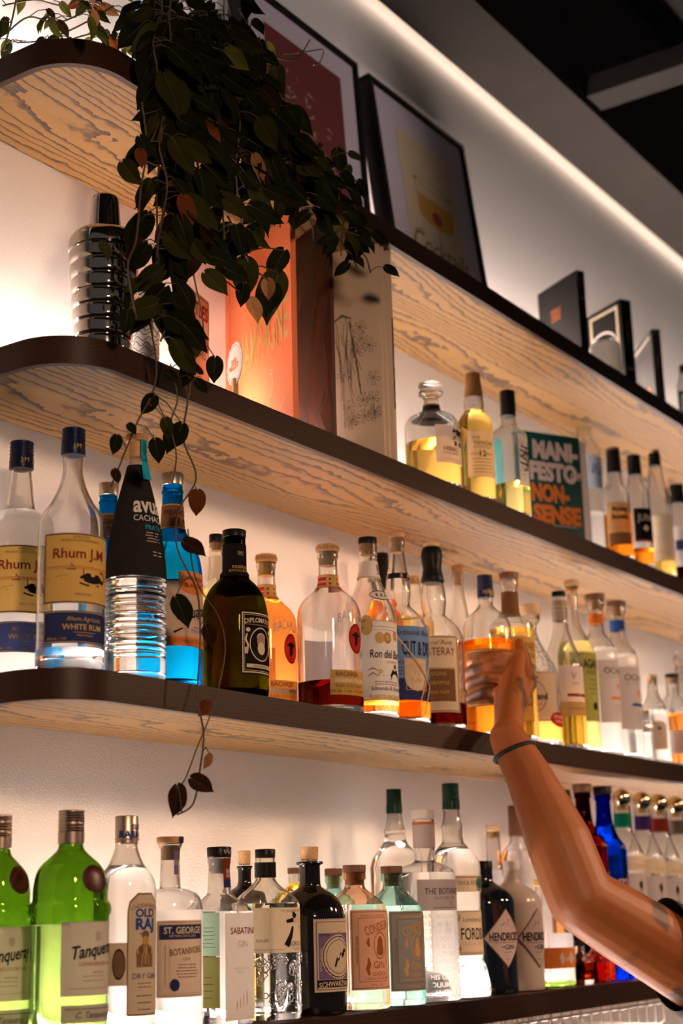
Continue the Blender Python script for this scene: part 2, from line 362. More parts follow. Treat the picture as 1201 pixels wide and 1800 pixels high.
class Bottle:
    """one bottle; heights and half widths are read along its own axis (x,Y) and become metres"""
    def __init__(s,label,shelf,xc,ym,hw,Y='F',rot=0,sec=None,name='spirit_bottle',cat='bottle',group=None,shrink=1.0,fat=1.0):
        s.sec=sec; s.rot=rot; R=.04
        def geom(Yv):
            x=at(xc,ym,Yv).x; d=proj((x,Yv,at(xc,ym,Yv).z))[2]; phi=math.atan2(x,Yv); return x,d,phi
        def radius(d,phi):
            R_=hw*d/FPX*shrink
            s.sil=max(sec(math.radians(k)-rot)*math.cos(math.radians(k)-(PI/2-phi)) for k in range(360)) if sec else 1
            return R_,R_/s.sil
        mx=lambda Rv: max(sec(math.radians(k)) for k in range(0,360,5))*Rv if sec else Rv
        if isinstance(Y,(int,float)): Yc=Y
        else:
            Yc=None; best=(9,0); steps=[YF+.004+i*.003 for i in range(90)]
            if Y=='B': steps=steps[::-1]
            for Yv in steps:
                x,d,phi=geom(Yv); Rs,Rb=radius(d,phi); rr=max(Rs,Rb*(1 if not sec else 1.04))*fat
                if Yv-rr<YF+.006 or Yv+rr>YW-.030: continue
                pen=max([rr+q[2]+.0015-math.hypot(x-q[0],Yv-q[1]) for q in PLACED if q[3]==shelf]+[-1])
                if pen<=0: Yc=Yv; break
                if pen<best[0]: best=(pen,Yv)
            if Yc is None: Yc=best[1]; print('OVERLAP',label,round(best[0]*1000,1),'mm')
        s.x,s.d,s.phi=geom(Yc); s.Y=Yc; Rs,s.R=radius(s.d,s.phi); s.hw=hw; s.k=Rs/hw     # metres per pixel at the axis
        PLACED.append((s.x,s.Y,max(Rs,s.R*(1.04 if sec else 1))*fat,shelf)); s.z0=TOP[shelf]; s.dh=math.hypot(s.x,s.Y)
        s.root=thing(name,label,cat,(s.x,s.Y,s.z0),rot,group); s.prof=None
    def z(s,py,r=0): f=1-r/s.dh; return zline(s.x*f,s.Y*f,py)-s.z0
    def glass(s,prof,gm,lm=None,level=None,base=.010,foot=.004,rings=None,name='glass',seg=44,smooth=4):
        """prof: (py, half width px[, section blend]) from the top down; runs on to the shelf"""
        P=[(s.z(p[0]),p[1]*s.k/ (1 if not s.sec else (1-(p[2] if len(p)>2 else 0))+ (p[2] if len(p)>2 else 0)*s.sil),(p[2] if len(p)>2 else 0)) for p in prof]
        P=catmull(P,smooth); P=[(max(z,.012),max(r,.004),min(1,max(0,b))) for z,r,b in P]
        Q=[P[0]]
        for q in P[1:]:
            if q[0]<Q[-1][0]-1e-4: Q.append(q)
        zl,rl,bl=Q[-1]
        if zl>.03:
            n=10
            for i in range(1,n+1): Q.append((zl+(.013-zl)*i/n,rl,bl))
        P=[(0.0006,rl-foot*1.2,bl),(.0018,rl-foot*.45,bl),(.0045,rl-.0006,bl)]+Q[::-1]
        if rings:
            z1,z0,n,amp=s.z(rings[0]),s.z(rings[1]),rings[2],rings[3]; P2=[]
            for i in range(len(P)-1):
                m=max(1,int((P[i+1][0]-P[i][0])/.0015))
                for j in range(m):
                    t=j/m; P2.append(tuple(a+(b-a)*t for a,b in zip(P[i],P[i+1])))
            P2.append(P[-1]); P=[(z,r+(amp*math.cos(2*PI*n*(z-z0)/(z1-z0)) if z0<z<z1 else 0),b) for z,r,b in P2]
        s.prof=P; t=.0028
        if gm in (M_blackglass,M_bluegloss,M_ceramic,M_cream_cer):
            b=MB(); b.rev(P,gm,seg,s.sec); return b.build(name,s.root)
        zt=P[-1][0]; zlv=min(s.z(level),zt-.012) if level else None
        if lm is None: zlv=base
        def cut(Pl,za,zb):
            out=[]
            for i,(z,r,b_) in enumerate(Pl):
                if za<=z<=zb: out.append((z,r,b_))
                if i<len(Pl)-1:
                    for zz in (za,zb):
                        if z<zz<Pl[i+1][0]: f=(zz-z)/(Pl[i+1][0]-z); out.append(tuple(a+(c-a)*f for a,c in zip(Pl[i],Pl[i+1])))
            return sorted(set(out))
        b=MB()
        if lm is not None:                # solid glass foot, then the spirit, then the empty hollow glass above it
            fb=MB(); fb.rev(cut(P,0,base),gm,seg,s.sec); fb.build('glass_foot',s.root)
            l=MB(); l.rev(cut(P,base+.0002,zlv-.0002),lm,seg,s.sec); l.build('spirit',s.root)
        up=cut(P,zlv if lm is not None else 0,zt); inn=[(z,max(r-t,.002),bb) for z,r,bb in up if z>(zlv+.0001 if lm is not None else base)]
        if lm is None: inn=[(base,max(up[0][1]-t*3,.004),up[0][2])]+inn
        else: inn=[(up[0][0],up[0][1]-t,up[0][2])]+inn
        loop=up+inn[::-1]
        b.rev(loop,gm,seg,s.sec,cap0=False,cap1=False)
        # close the loop between the inner and outer start
        if lm is None: b.rev([up[0]],gm,seg,s.sec,cap1=False); b.rev([inn[0]],gm,seg,s.sec,cap0=False)
        else: b.rev([inn[0],up[0]],gm,seg,s.sec,cap0=False,cap1=False)
        return b.build(name,s.root)
    def rad(s,z):
        P=s.prof
        for i in range(len(P)-1):
            if P[i][0]<=z<=P[i+1][0]:
                f=(z-P[i][0])/(P[i+1][0]-P[i][0]+1e-9); return P[i][1]+(P[i+1][1]-P[i][1])*f,P[i][2]+(P[i+1][2]-P[i][2])*f
        return (P[-1][1],P[-1][2]) if z>P[-1][0] else (P[0][1],P[0][2])
    def cap(s,prof,m,name='cap',ridges=0,bev=.0012,text=None,seg=40,smooth=0,topfront=True):
        """prof (py,hw px) top down"""
        P=[(s.z(p[0],p[1]*s.k if (i==0 and topfront) else 0),p[1]*s.k) for i,p in enumerate(prof)]
        if smooth: P=catmull(P,smooth)
        P=P[::-1]; z1,r1=P[-1]; z0,r0=P[0]
        P=[(z0,r0-bev*.6),(z0+bev*.6,r0)]+P[1:-1]+[(z1-bev,r1),(z1-bev*.3,r1-bev*.4),(z1,r1-bev*1.3)]
        if ridges:
            Q=[]
            for i in range(len(P)-1):
                m_=max(1,int((P[i+1][0]-P[i][0])/.0008))
                for j in range(m_):
                    f=j/m_; Q.append((P[i][0]+(P[i+1][0]-P[i][0])*f,P[i][1]+(P[i+1][1]-P[i][1])*f))
            Q.append(P[-1]); zm=z0+(z1-z0)*.35
            P=[(z,r-(.0009*(.5+.5*math.cos(2*PI*ridges*(z-zm)/(z1-zm))) if zm<z<z1-bev else 0)) for z,r in Q]
        b=MB(); b.rev(P,m,seg)
        if text:
            h=z1-z0; rr=max(r0,r1); W=2*PI*rr
            mp=lambda x,y,o: ((rr+.0004+o)*math.sin(x/rr-PI),-(rr+.0004+o)*math.cos(x/rr-PI),z1-y)
            decorate(b,mp,W,h,text)
        return b.build(name,s.root)
    def label(s,y0,y1,c,span,m,items=(),name='label',shape=None,off=.0006,lab=None,rlo=None):
        """paper from photo height y0 down to y1, centred c degrees from the shelf front, span degrees wide"""
        R_=s.R; z1,z0=s.z(y0,R_),s.z(y1,R_); H=z1-z0; zm=(z0+z1)/2; rm,bm_=s.rad(zm)
        sec=s.sec if (s.sec and bm_>.5) else (lambda a:1.0)
        c=math.radians(c)-s.rot; sp=math.radians(span); n=160; A=[c-sp/2+sp*i/n for i in range(n+1)]
        pt=lambda a: (sec(a)*math.sin(a),-sec(a)*math.cos(a))
        Ln=[0]
        for i in range(n): p,q=pt(A[i]),pt(A[i+1]); Ln.append(Ln[-1]+math.hypot(p[0]-q[0],p[1]-q[1])*rm)
        W=Ln[-1]
        def ang(x):
            if x<=0: return A[0]
            if x>=W: return A[-1]
            lo,hi=0,n
            while hi-lo>1:
                md=(lo+hi)//2
                if Ln[md]<=x: lo=md
                else: hi=md
            return A[lo]+(A[hi]-A[lo])*(x-Ln[lo])/(Ln[hi]-Ln[lo]+1e-12)
        def mp(x,y,o):
            a=ang(x); z=z1-y; r,bb=s.rad(z); q=r*((1-bb)+bb*sec(a))+off+o; return (q*math.sin(a),-q*math.cos(a),z)
        b=MB(); nr,nc=10,max(8,int(span/5))
        if shape=='d': decorate(b,lambda x,y,o:mp(x,y,0),W,H,[('d',.5,.5,.5,.5,m)])
        elif shape=='e': decorate(b,lambda x,y,o:mp(x,y,0),W,H,[('e',.5,.5,.5,.5,m)])
        elif shape in('arch','shield'): decorate(b,lambda x,y,o:mp(x,y,0),W,H,[(shape,0,0,1,1,m)])
        elif shape=='none': pass
        else:
            vs=[mp(W*j/nc,H*i/nr,0) for i in range(nr+1) for j in range(nc+1)]
            b.add(vs,[(i*(nc+1)+j,(i+1)*(nc+1)+j,(i+1)*(nc+1)+j+1,i*(nc+1)+j+1) for i in range(nr) for j in range(nc)],m)
        decorate(b,mp,W,H,items); o=b.build(name,s.root,ang=70)
        if lab: o['label']=lab
        return o
    def a0(s,px,py): # angle on the body seen at photo column px
        xc=proj((s.x,s.Y,s.z0+s.z(py)))[0]; return math.degrees(math.asin(max(-1,min(1,(px-xc)/s.hw)))-s.phi)
def lab(b,y0,y1,x0,span,m,items=(),**k):
    a=b.a0(x0,(y0+y1)/2); return b.label(y0,y1,a+span/2,span,m,items,**k)
def lines(u,v0,v1,n,w,m,h=.018,seed=1):   # rows of small print
    r=random.Random(seed); out=[]
    for i in range(n):
        ww=w*r.uniform(.7,1); v=v0+(v1-v0)*(i/(max(1,n-1))); k=0; x=u-ww/2
        while x<u+ww/2-.01:
            l=r.uniform(.02,.07); out.append(('r',x,v-h/2,min(x+l,u+ww/2),v+h/2,m)); x+=l+.012
    return out
# ---------------------------------------------------------------- third shelf: rums, front row then back row
def boat(u,v,s): return [('l',[(u-s,v,.0012),(u+s,v,.0016),(u+s*1.1,v-.01,.0008)],P_sep),('l',[(u,v,.0006),(u,v-.09,.0005)],P_sep),('l',[(u+.005,v-.08,.0005),(u+s*.8,v-.02,.0022)],P_sep)]
def small(label,shelf,xc,ym,hw,cap,capm,pr,liq,level,Y='F',cork=True,gm=None):
    b=Bottle(label,shelf,xc,ym,hw,Y); b.glass(pr,gm or G_clear,liq,level); b.cap(cap,capm,name='stopper')
    if cork: c=MB(); c.rev([(max(b.z(cap[-1][0])-.012,.02),pr[0][1]*b.k*.72),(b.z(cap[-1][0]),pr[0][1]*b.k*.8)],M_cork,20); c.build('cork',b.root)
    return b
def rhum(label,xc,ym,hw,pr,cap,ly,ly2,x0,level,Y):
    b=Bottle(label,3,xc,ym,hw,Y)
    b.glass(pr,G_clear,L_clear,level,base=.012)
    b.cap(cap,M_navycap,ridges=5,text=[('t','J.M',.42,.72,.16,P_gold),('t','J.M',.58,.72,.16,P_gold)])
    it=[('f',.012,.016,P_navy),('r',.03,.475,.97,.49,P_orange),('r',.03,.50,.97,.515,P_tan),('t','AGRICOLE',.47,.06,.035,P_sep),('t','PRODUCE OF MARTINIQUE',.47,.11,.032,P_sep),
        ('t','Rhum J.M',.46,.29,.14,P_maroon,{'w':.68,'bold':.012}),('e',.62,.66,.12,.05,P_ink),('l',[(.46,.64,.003),(.55,.60,.006),(.70,.62,.008),(.80,.68,.004)],P_ink),('l',[(.50,.63,.0012),(.50,.50,.0012)],P_ink),
        ('l',[(.74,.55,.002),(.78,.52,.004),(.86,.60,.006),(.80,.68,.003)],P_sep),('l',[(.06,.66,.0006),(.2,.62,.0006),(.32,.6,.0006)],P_sep),('l',[(.05,.72,.0006),(.25,.66,.0006)],P_sep),('l',[(.45,.71,.002),(.55,.74,.002),(.72,.73,.002)],P_ink),('t','DEPUIS 1845',.50,.87,.03,P_sep)]+boat(.35,.52,.05)
    lab(b,ly[0],ly[1],x0,140,P_yellow,it)
    lab(b,ly2[0],ly2[1],x0-1,140,P_navy,[('f',.03,.02,P_gold),('t','Rhum Agricole',.52,.25,.13,P_gold,{'shear':.3}),('t','WHITE RUM',.50,.50,.17,P_gold,{'w':.5,'bold':.02}),('r',.38,.66,.66,.675,P_gold),('t','MARTINIQUE',.52,.76,.06,P_gold),('t','50% alc. / vol.',.18,.86,.08,P_gold,{'shear':.2})])
    return b
rhum('tall clear rum bottle with blue cap and yellow sailing label, whole beside the charcoal-sleeved bottle',124,1050,59.5,[(800,18),(828,18),(845,21),(863,27),(885,38),(905,52),(922,58),(940,59.5)],[(749,21.5),(802,22)],(936,1060),(1073,1130),80,1146,'F')
rhum('clear rum bottle with blue cap and yellow label, cut by the left picture edge',31,1050,55,[(824,18),(835,19),(860,22),(885,25),(897,29),(910,46),(922,53),(940,55)],[(772,21.5),(826,22)],(957,1077),(1092,1146),-12,900,1.392)
b=Bottle('clear ribbed bottle with tapering charcoal sleeve and wooden stopper',3,238,1080,53.5,'F')
b.glass([(800,13),(815,15),(840,21),(880,32),(920,41),(960,48),(1000,52.5),(1012,54),(1040,53.5)],G_clear,L_clear,1016,rings=(1020,1150,13,.0011))
b.cap([(760,20.5),(778,20),(779,15),(806,14.5)],M_woodcap,name='stopper',smooth=0)
b.label(806,1011,-20,359.5,P_char,[('t','avuá',.40,.37,.145,P_white,{'w':.25,'bold':.025,'al':'l'}),('t','CACHAÇA',.405,.495,.052,P_white,{'w':.24,'al':'l'}),('t','PRATA',.48,.575,.042,P_cyan,{'al':'l','w':.12})]+lines(.53,.625,.70,4,.12,P_grey,.007,3)+lines(.55,.79,.82,2,.08,P_grey,.009,4),name='sleeve',off=.0008)
b.label(762,835,-10,34,P_cyan,[('t','CACHAÇA',.5,.5,.25,P_navy,{'rot':PI/2,'w':.9})],name='paper_seal',off=.0062)
def urua(label,xc,ym,hw,Y,dy,full):
    b=Bottle(label,3,xc,ym,hw,Y); k=hw/53
    b.glass([(852+dy,18*k),(862+dy,18*k),(866+dy,20*k),(873+dy,18.5*k),(915+dy,20*k),(930+dy,22*k),(945+dy,29*k),(962+dy,40*k),(985+dy,49*k),(1010+dy,53*k)],G_blue,glass('blue_seen_spirit',(.03,.50,.75),1.38,clear=.1),960+dy)
    b.cap([(828+dy,20*k),(855+dy,20*k)],M_silver)
    b.label(876+dy,921+dy,-25,250,P_brown,[('r',0,.02,1,.06,P_gold),('r',0,.93,1,.97,P_gold),('t','MEXICO',.5,.35,.2,P_ink),('t','100 ml',.55,.65,.2,P_ink)],name='neck_label')
    b.label(1018+dy,1135+dy,-8,150,P_peach,[('r',0,0,1,.02,P_ink),('shield',.30,-.13,.74,.22,P_orange),('t','CHARANDA',.52,-.03,.06,P_ink,{'w':.36}),('t','BLANCO',.52,.08,.06,P_ink,{'w':.28}),
      ('t','Uruapan',.56,.46,.17,P_ink,{'rot':-.22,'shear':.3,'w':.6,'bold':.015}),('l',[(.24,.80,.003),(.34,.74,.0018),(.6,.56,.0014),(.86,.40,.002)],P_ink),('r',.50,.70,.80,.715,P_sep),('t','MICHOACAN',.65,.76,.05,P_sep),('r',0,.86,1,1,P_orange),('t','ESTABLECIDA 1907',.5,.92,.05,P_sep)])
    return b
urua('turquoise bottle with silver cap and peach label beside the big olive-green bottle',303,1080,53,'F',0,1)
P_face=paper('face_print',(.42,.29,.18))
def olive():
    b=Bottle('squat dark olive rum bottle with black portrait label',3,413,1100,58.5,'F')
    b.glass([(940,20),(1000,20.5),(1006,21),(1010,25),(1014,23),(1022,30),(1033,41),(1048,50),(1065,55.5),(1085,58.5)],G_olive,glass('dark_rum',(.13,.12,.015),1.38),1052)
    b.cap([(928,21.5),(946,21)],M_bcap); b.label(946,1004,-20,358,P_black,[('t','FAMILY',.5,.3,.13,P_gold,{'w':.09}),('t','RESERVA',.5,.72,.09,P_gold),('t','EXCLUSIVA',.5,.84,.09,P_gold)],name='neck_sleeve',off=.0009)
    it=[('f',.02,.02,P_cream),('f',.055,.006,P_cream),('t','DIPLOMATICO',.5,.135,.075,P_cream,{'w':.84,'arc':.03,'bold':.02}),('r',.08,.21,.92,.215,P_cream),('ring',.5,.52,.31,.27,P_cream,.07),
        ('e',.5,.41,.13,.075,P_grey),('e',.5,.47,.125,.115,P_face),('e',.5,.585,.115,.10,P_cream),('e',.5,.535,.07,.022,P_cream),('shield',.27,.62,.73,.80,P_ink),('e',.45,.47,.018,.012,P_ink),('e',.56,.47,.018,.012,P_ink),('l',[(.42,.545,.001),(.5,.535,.0022),(.58,.545,.001)],P_sep),
        ('r',.12,.84,.88,.90,P_cream),('t','RON ANTIGUO',.5,.87,.032,P_ink,{'w':.6}),('e',.16,.30,.05,.035,P_cream),('e',.84,.30,.05,.035,P_cream),('l',[(.14,.36,.002),(.10,.45,.003),(.16,.55,.003),(.12,.68,.003)],P_cream),('l',[(.86,.36,.002),(.9,.45,.003),(.84,.55,.003),(.88,.68,.003)],P_cream),('r',.08,.58,.15,.68,P_cream),('t','1890',.5,.945,.025,P_cream)]
    lab(b,1073,1184,423,80,P_black,it)
olive()
def bacardi(label,xc,ym,hw,Y,dy,liq,level):
    b=Bottle(label,3,xc,ym,hw,Y); k=hw/57
    b.glass([(971+dy,19*k),(981+dy,19*k),(984+dy,17*k),(1010+dy,17.5*k),(1026+dy,18*k),(1036+dy,23*k),(1046+dy,35*k),(1056+dy,46*k),(1070+dy,54*k),(1088+dy,57*k)],G_clear,liq,level)
    b.cap([(954+dy,20.5*k),(972+dy,20*k)],M_woodcap,name='stopper',text=[('t','THE WORLD\'S MOST AWARDED',.42,.5,.4,P_sep),('t','RUM',.62,.5,.4,P_sep)])
    b.label(972+dy,994+dy,0,358,G_clear,name='cork',shape='none'); 
    c=MB(); z1,z0=b.z(973+dy),b.z(995+dy); c.rev([(z0,.012*k),(z1,.0125*k)],M_cork,24); c.build('cork',b.root)
    b.label(1108+dy,1185+dy,150,60,P_grey,name='back_label')
    b.label(1001+dy,1026+dy,-25,300,P_red,[('r',0,.05,1,.18,P_gold),('r',0,.44,1,.56,P_gold),('r',0,.82,1,.95,P_gold),('t','8',.56,.5,.75,P_gold,{'bold':.03}),('t','8',.43,.5,.75,P_gold,{'bold':.03})],name='neck_label')
    b.label(1093+dy,1147+dy,-2,36,P_red,[('ring',.5,.5,.46,.46,P_ink,.06),('l',[(.2,.42,.002),(.4,.36,.006),(.5,.45,.009),(.6,.36,.006),(.8,.42,.002)],P_ink),('e',.5,.5,.12,.22,P_ink),('l',[(.5,.6,.006),(.42,.75,.002)],P_ink)],name='round_seal',shape='e')
    b.label(1060+dy,1090+dy,-12,62,P_white,[('t','BACARDI',.5,.6,.55,P_grey,{'w':.9,'arc':.3})],name='raised_name',shape='none')
    b.label(1177+dy,1221+dy,-16,80,P_goldlab,[('t','BACARDI',.40,.16,.17,P_sep,{'w':.62,'bold':.02}),('r',.02,.32,.98,.53,P_gold),('t','RESERVA OCHO',.5,.43,.14,P_white,{'w':.85,'bold':.02}),('t','RARE GOLD RUM',.45,.64,.11,P_sep,{'w':.7}),('t','40% alc. / vol.',.22,.84,.13,P_ink),('t','8 YEARS',.72,.84,.11,P_red)])
    return b
bacardi('round-shouldered rum bottle with red bat seal, a little dark rum left in it',580,1150,57,'F',0,L_dark,1202)
def barrilito():
    b=Bottle('clear-necked rum bottle with black stopper and white ornate label',3,652,1140,46,'F')
    b.glass([(956,16.5),(977,16.5),(980,15.5),(1003,17.5),(1018,20.5),(1035,26),(1055,35),(1072,42),(1090,46)],G_clear,L_gold,1236)
    b.cap([(942,17),(957,17)],M_bcap); c=MB(); c.rev([(b.z(977),.0115),(b.z(957),.012)],M_cork,24); c.build('cork',b.root)
    b.label(979,1010,-20,300,P_white,[('e',.58,.4,.03,.25,P_sep),('r',0,.92,1,.98,P_gold),('l',[(.54,.7,.002),(.60,.75,.002),(.62,.65,.001)],P_ink)],name='neck_label')
    b.label(1034,1052,-20,75,P_ink,[('e',.5,.5,.47,.40,P_white),('t','★ ★ ★',.5,.5,.42,P_ink,{'w':.55})],name='star_sticker',shape='e')
    it=[('r',0,0,1,.012,P_gold),('r',0,.985,1,1,P_gold),('r',0,0,.01,1,P_gold),('e',.10,.06,.12,.13,P_gold),('l',[(.02,.02,.004),(.18,.14,.001)],P_ink),('l',[(.02,.1,.004),(.14,.16,.001)],P_ink),('l',[(.06,.0,.004),(.2,.08,.001)],P_ink),
        ('e',.34,.22,.09,.075,P_gold),('e',.50,.22,.09,.075,P_gold),('ring',.34,.22,.07,.058,P_sep,.2),('ring',.5,.22,.07,.058,P_sep,.2),('e',.72,.18,.07,.07,P_gold),('ring',.72,.18,.05,.05,P_sep,.25),
        ('t','Ron del Barrilito',.62,.42,.10,P_ink,{'w':.95,'shear':.15,'bold':.01}),('t','SUPERIOR',.6,.52,.03,P_gold),('t','P.',.35,.66,.08,P_gold,{'bold':.03}),('l',[(.55,.70,.003),(.62,.64,.007),(.72,.64,.008),(.80,.70,.003)],P_ink),('l',[(.58,.70,.002),(.54,.75,.001)],P_ink),('l',[(.76,.68,.002),(.82,.75,.001)],P_ink),('e',.68,.575,.03,.03,P_ink),('l',[(.1,.70,.001),(.2,.66,.002),(.28,.70,.001)],P_sep),('l',[(.1,.63,.001),(.2,.6,.002),(.28,.63,.001)],P_sep),
        ('t','Edmundo B. Fernandez',.56,.85,.05,P_ink,{'w':.8,'shear':.2}),('t','PUERTO RICAN RUM',.52,.955,.045,P_gold,{'w':.8,'bold':.03})]+lines(.5,.08,.12,2,.6,P_sep,.006,5)+lines(.5,.77,.80,2,.6,P_sep,.01,6)
    lab(b,1090,1231,637,118,P_white,it)
    b.label(1236,1255,-20,110,P_gold,[('t','EDMUNDO B. FERNANDEZ',.5,.4,.5,P_goldlab,{'w':.9})],name='raised_lettering',shape='none')
barrilito()
def planteray(label,xc,ym,hw,Y,dy,liq,level,kind):
    b=Bottle(label,3,xc,ym,hw,Y); k=hw/50
    b.glass([(946+dy,14.5*k),(957+dy,15*k),(970+dy,13.5*k),(995+dy,16*k),(1020+dy,21*k),(1042+dy,22.5*k),(1060+dy,20.5*k),(1067+dy,21*k),(1076+dy,30*k),(1089+dy,42*k),(1106+dy,50*k)],G_clear,liq,level)
    if kind!='wax':
        b.cap([(934+dy,15.5*k),(947+dy,15*k)],M_woodcap,name='stopper'); c=MB(); c.rev([(b.z(972+dy),.0095*k),(b.z(947+dy),.0105*k)],M_cork,24); c.build('cork',b.root)
    return b
b=planteray('bulb-necked bottle tied with raffia, blue label torn over cream shield',704,1140,49,'F',0,L_amber,1232,'')
b.label(1000,1010,-20,200,P_ink,[('e',.4,.5,.03,.35,P_gold),('e',.6,.5,.03,.35,P_gold)],name='neck_band')
lab(b,1100,1192,664,140,P_blue,[('t','Artisanal Rum',.62,.12,.10,P_ink,{'shear':.3}),('t','CUT & DRY',.42,.42,.26,P_ink,{'w':.54,'bold':.02,'al':'l'}),('t','Coconut rum',.52,.68,.09,P_ink,{'shear':.3})]+lines(.5,.8,.92,3,.5,P_navy,.02,8))
lab(b,1192,1231,664,140,P_navy,[('e',.3,.4,.1,.3,P_purple),('e',.78,.4,.06,.3,P_red)],name='lower_label')
b.label(1157,1215,-25,52,P_cream,[('f',.03,.02,P_copper),('t','PLAN',.5,.22,.17,P_copper,{'w':.6}),('t','TE',.5,.45,.17,P_copper),('t','RAY',.5,.66,.15,P_copper)],name='shield_label',shape='shield',off=.0014)
r=MB(); kR=b.R+.0022
for (u0,p0),(u1,p1) in (((-95,1095),(45,1078)),((-95,1092),(20,1080)),((-80,1100),(10,1205)),((30,1120),(-30,1255)),((10,1205),(-10,1255)),((42,1090),(25,1130))):
    pts=[]
    for i in range(13):
        t=i/12; a=math.radians(u0+(u1-u0)*t); z=b.z(p0+(p1-p0)*t,b.R); rr=max(b.rad(z)[0],.024)+.0026; pts.append((rr*math.sin(a),-rr*math.cos(a),z))
    r.tube(pts,.0011,mat('raffia',(.55,.38,.2),.8),6)
r.build('raffia_tie',b.root)
b=planteray('bulb-necked rum bottle with black wax top and parchment label',766,1150,50,'F',16,L_dark,1240,'wax')
b.cap([(953,14.5),(966,14)],M_paleW,name='cork_top'); w_=MB()
w_.rev([(z_,r_*b.k) for z_,r_ in [(b.z(1026),19.5),(b.z(1023),21),(b.z(1012),18.5),(b.z(1000),16.5),(b.z(990),18),(b.z(978),19.5),(b.z(968),18),(b.z(963),15.5)]],M_wax,36); w_.build('wax_seal',b.root)
lab(b,1117,1252,716,140,P_cream,[('f',.015,.01,P_sep),('t','Artisanal Rum',.62,.09,.06,P_sep,{'shear':.3}),('t','PLANTERAY',.31,.21,.105,P_maroon,{'w':.62,'al':'l'}),('l',[(.16,.3,.002),(.24,.36,.003),(.16,.5,.002),(.2,.7,.002)],P_sep),('r',.40,.42,.92,.86,P_brown),('f',.005,.004,P_gold),('r',.40,.42,.92,.44,P_gold),('r',.40,.42,.415,.86,P_gold),('t','STIGGINS',.62,.5,.05,P_gold,{'w':.35}),('t','PINEAPPLE',.66,.62,.045,P_gold),('t','DARK RUM',.66,.74,.04,P_gold)]+lines(.15,.6,.9,8,.16,P_sep,.008,9))
b=Bottle('clear bottle with ridged navy screw cap and brown spirit, gripped by the hand',3,858,1140,43,'F',name='spirit_bottle')
b.glass([(1050,13),(1062,13),(1067,15),(1073,20),(1082,31),(1093,40),(1105,43)],G_clear,L_amber,1128)
b.cap([(1009,14),(1052,14.5)],M_navycap,ridges=6,text=[('t','nika',.40,.75,.22,P_gold),('t','nika',.60,.75,.22,P_gold)])
HELD=b
lab(b,1140,1240,822,130,P_brown,[('f',.02,.015,P_gold)])
b=Bottle('bottle with brown stopper, brown neck sleeve and gold band over frosted glass',3,903,1180,39,'F')
b.glass([(1018,16),(1030,16),(1034,14.5),(1075,15.5),(1084,19),(1092,30),(1101,39)],G_clear,L_gold,1108)
b.cap([(1004,17.5),(1020,17)],M_brcap,name='stopper'); b.label(1034,1076,-20,359,P_brown,name='neck_sleeve')
b.label(1118,1186,-20,300,P_goldlab,[('r',0,0,1,.03,P_gold),('t','MARS',.53,.25,.22,P_sep,{'w':.16}),('t','WHISKY',.53,.48,.12,P_sep),('r',0,.70,1,.86,P_brown),('r',0,.93,1,1,P_gold)])
b=Bottle('beige-labelled bottle with wide ribbed wooden mushroom stopper',3,940,1210,44,'F')
b.glass([(1082,17),(1092,16),(1099,11),(1112,9.5),(1128,14),(1145,23),(1162,33),(1178,40),(1192,44)],G_dimple,L_gold,1262)
b.cap([(1059,13),(1064,18.5),(1078,20),(1083,17.5)],M_paleW,name='stopper',bev=.002)
lab(b,1180,1268,896,150,P_beige,[('f',.015,.01,P_sep),('ring',.58,.5,.2,.32,P_sep,.06),('t','Ferrand',.62,.5,.13,P_ink,{'w':.34,'bold':.02}),('t','COGNAC',.6,.66,.05,P_sep),('e',.58,.12,.08,.06,P_sep),('l',[(.3,.25,.001),(.36,.4,.003),(.3,.6,.002),(.38,.75,.001)],P_sep)])
b.label(1250,1277,0,60,P_red,[('t','DRY CURACAO',.5,.35,.2,P_white,{'w':.7}),('t','TRIPLE SEC',.5,.65,.16,P_white)],name='red_seal',shape='e',off=.0012)
b=Bottle('slim white-labelled bottle with grey capsule, golden rum to mid height',3,991,1190,35,'F')
b.glass([(1083,12.5),(1100,13),(1118,17),(1138,24),(1155,31),(1172,35)],G_clear,L_gold,1206)
b.cap([(1038,12.5),(1050,12.5)],M_bcap); b.label(1050,1086,-20,359,mat('grey_capsule',(.25,.2,.17),.5),[('r',0,.3,1,.33,P_gold),('r',0,.5,1,.53,P_grey)],name='capsule',off=.001)
lab(b,1170,1258,984,88,P_lilac,[('t','V',.5,.2,.14,P_sep),('t','RHUM',.55,.36,.04,P_sep),('r',.25,.56,.98,.62,P_maroon),('t','XO',.7,.59,.03,P_white),('r',0,.72,1,1,P_tan),('t','MARTINIQUE',.6,.86,.05,P_sep)])
def ocho(label,xc,hw,dy,band,sp,px0,Y='F'):
    b=Bottle(label,3,xc,1210,hw,Y)
    b.glass([(1055+dy,16),(1066+dy,16),(1071+dy,13),(1085+dy,12.5),(1110+dy,14),(1122+dy,20),(1133+dy,28),(1146+dy,hw)],G_clear,L_clear,1142+dy)
    b.cap([(1042+dy,18),(1056+dy,17.5)],M_brcap,name='stopper'); c=MB(); c.rev([(b.z(1072+dy),.0095),(b.z(1056+dy),.0105)],M_cork,24); c.build('cork',b.root)
    b.label(1074+dy,1092+dy,-20,359,band,name='neck_band')
    lab(b,1160+dy,1270+dy,px0,110,P_grey,[('t','OCHO',.16,.17,.10,P_ink,{'w':.75,'al':'l'}),('r',.2,.27,.8,.275,P_sep),('e',.62,.42,.07,.05,P_orange),('r',.35,.585,.85,.635,sp),('r',.3,.61,.9,.625,sp)]+lines(.6,.72,.86,4,.4,P_sep,.008,12))
    return b
b=small('olive-labelled bottle with tan cork behind the golden rum',3,1014,1170,34,[(1018,14.5),(1032,14)],M_paleW,[(1032,13),(1042,9),(1075,9),(1100,12),(1118,20),(1135,29),(1150,34)],L_straw,1130,Y='F')
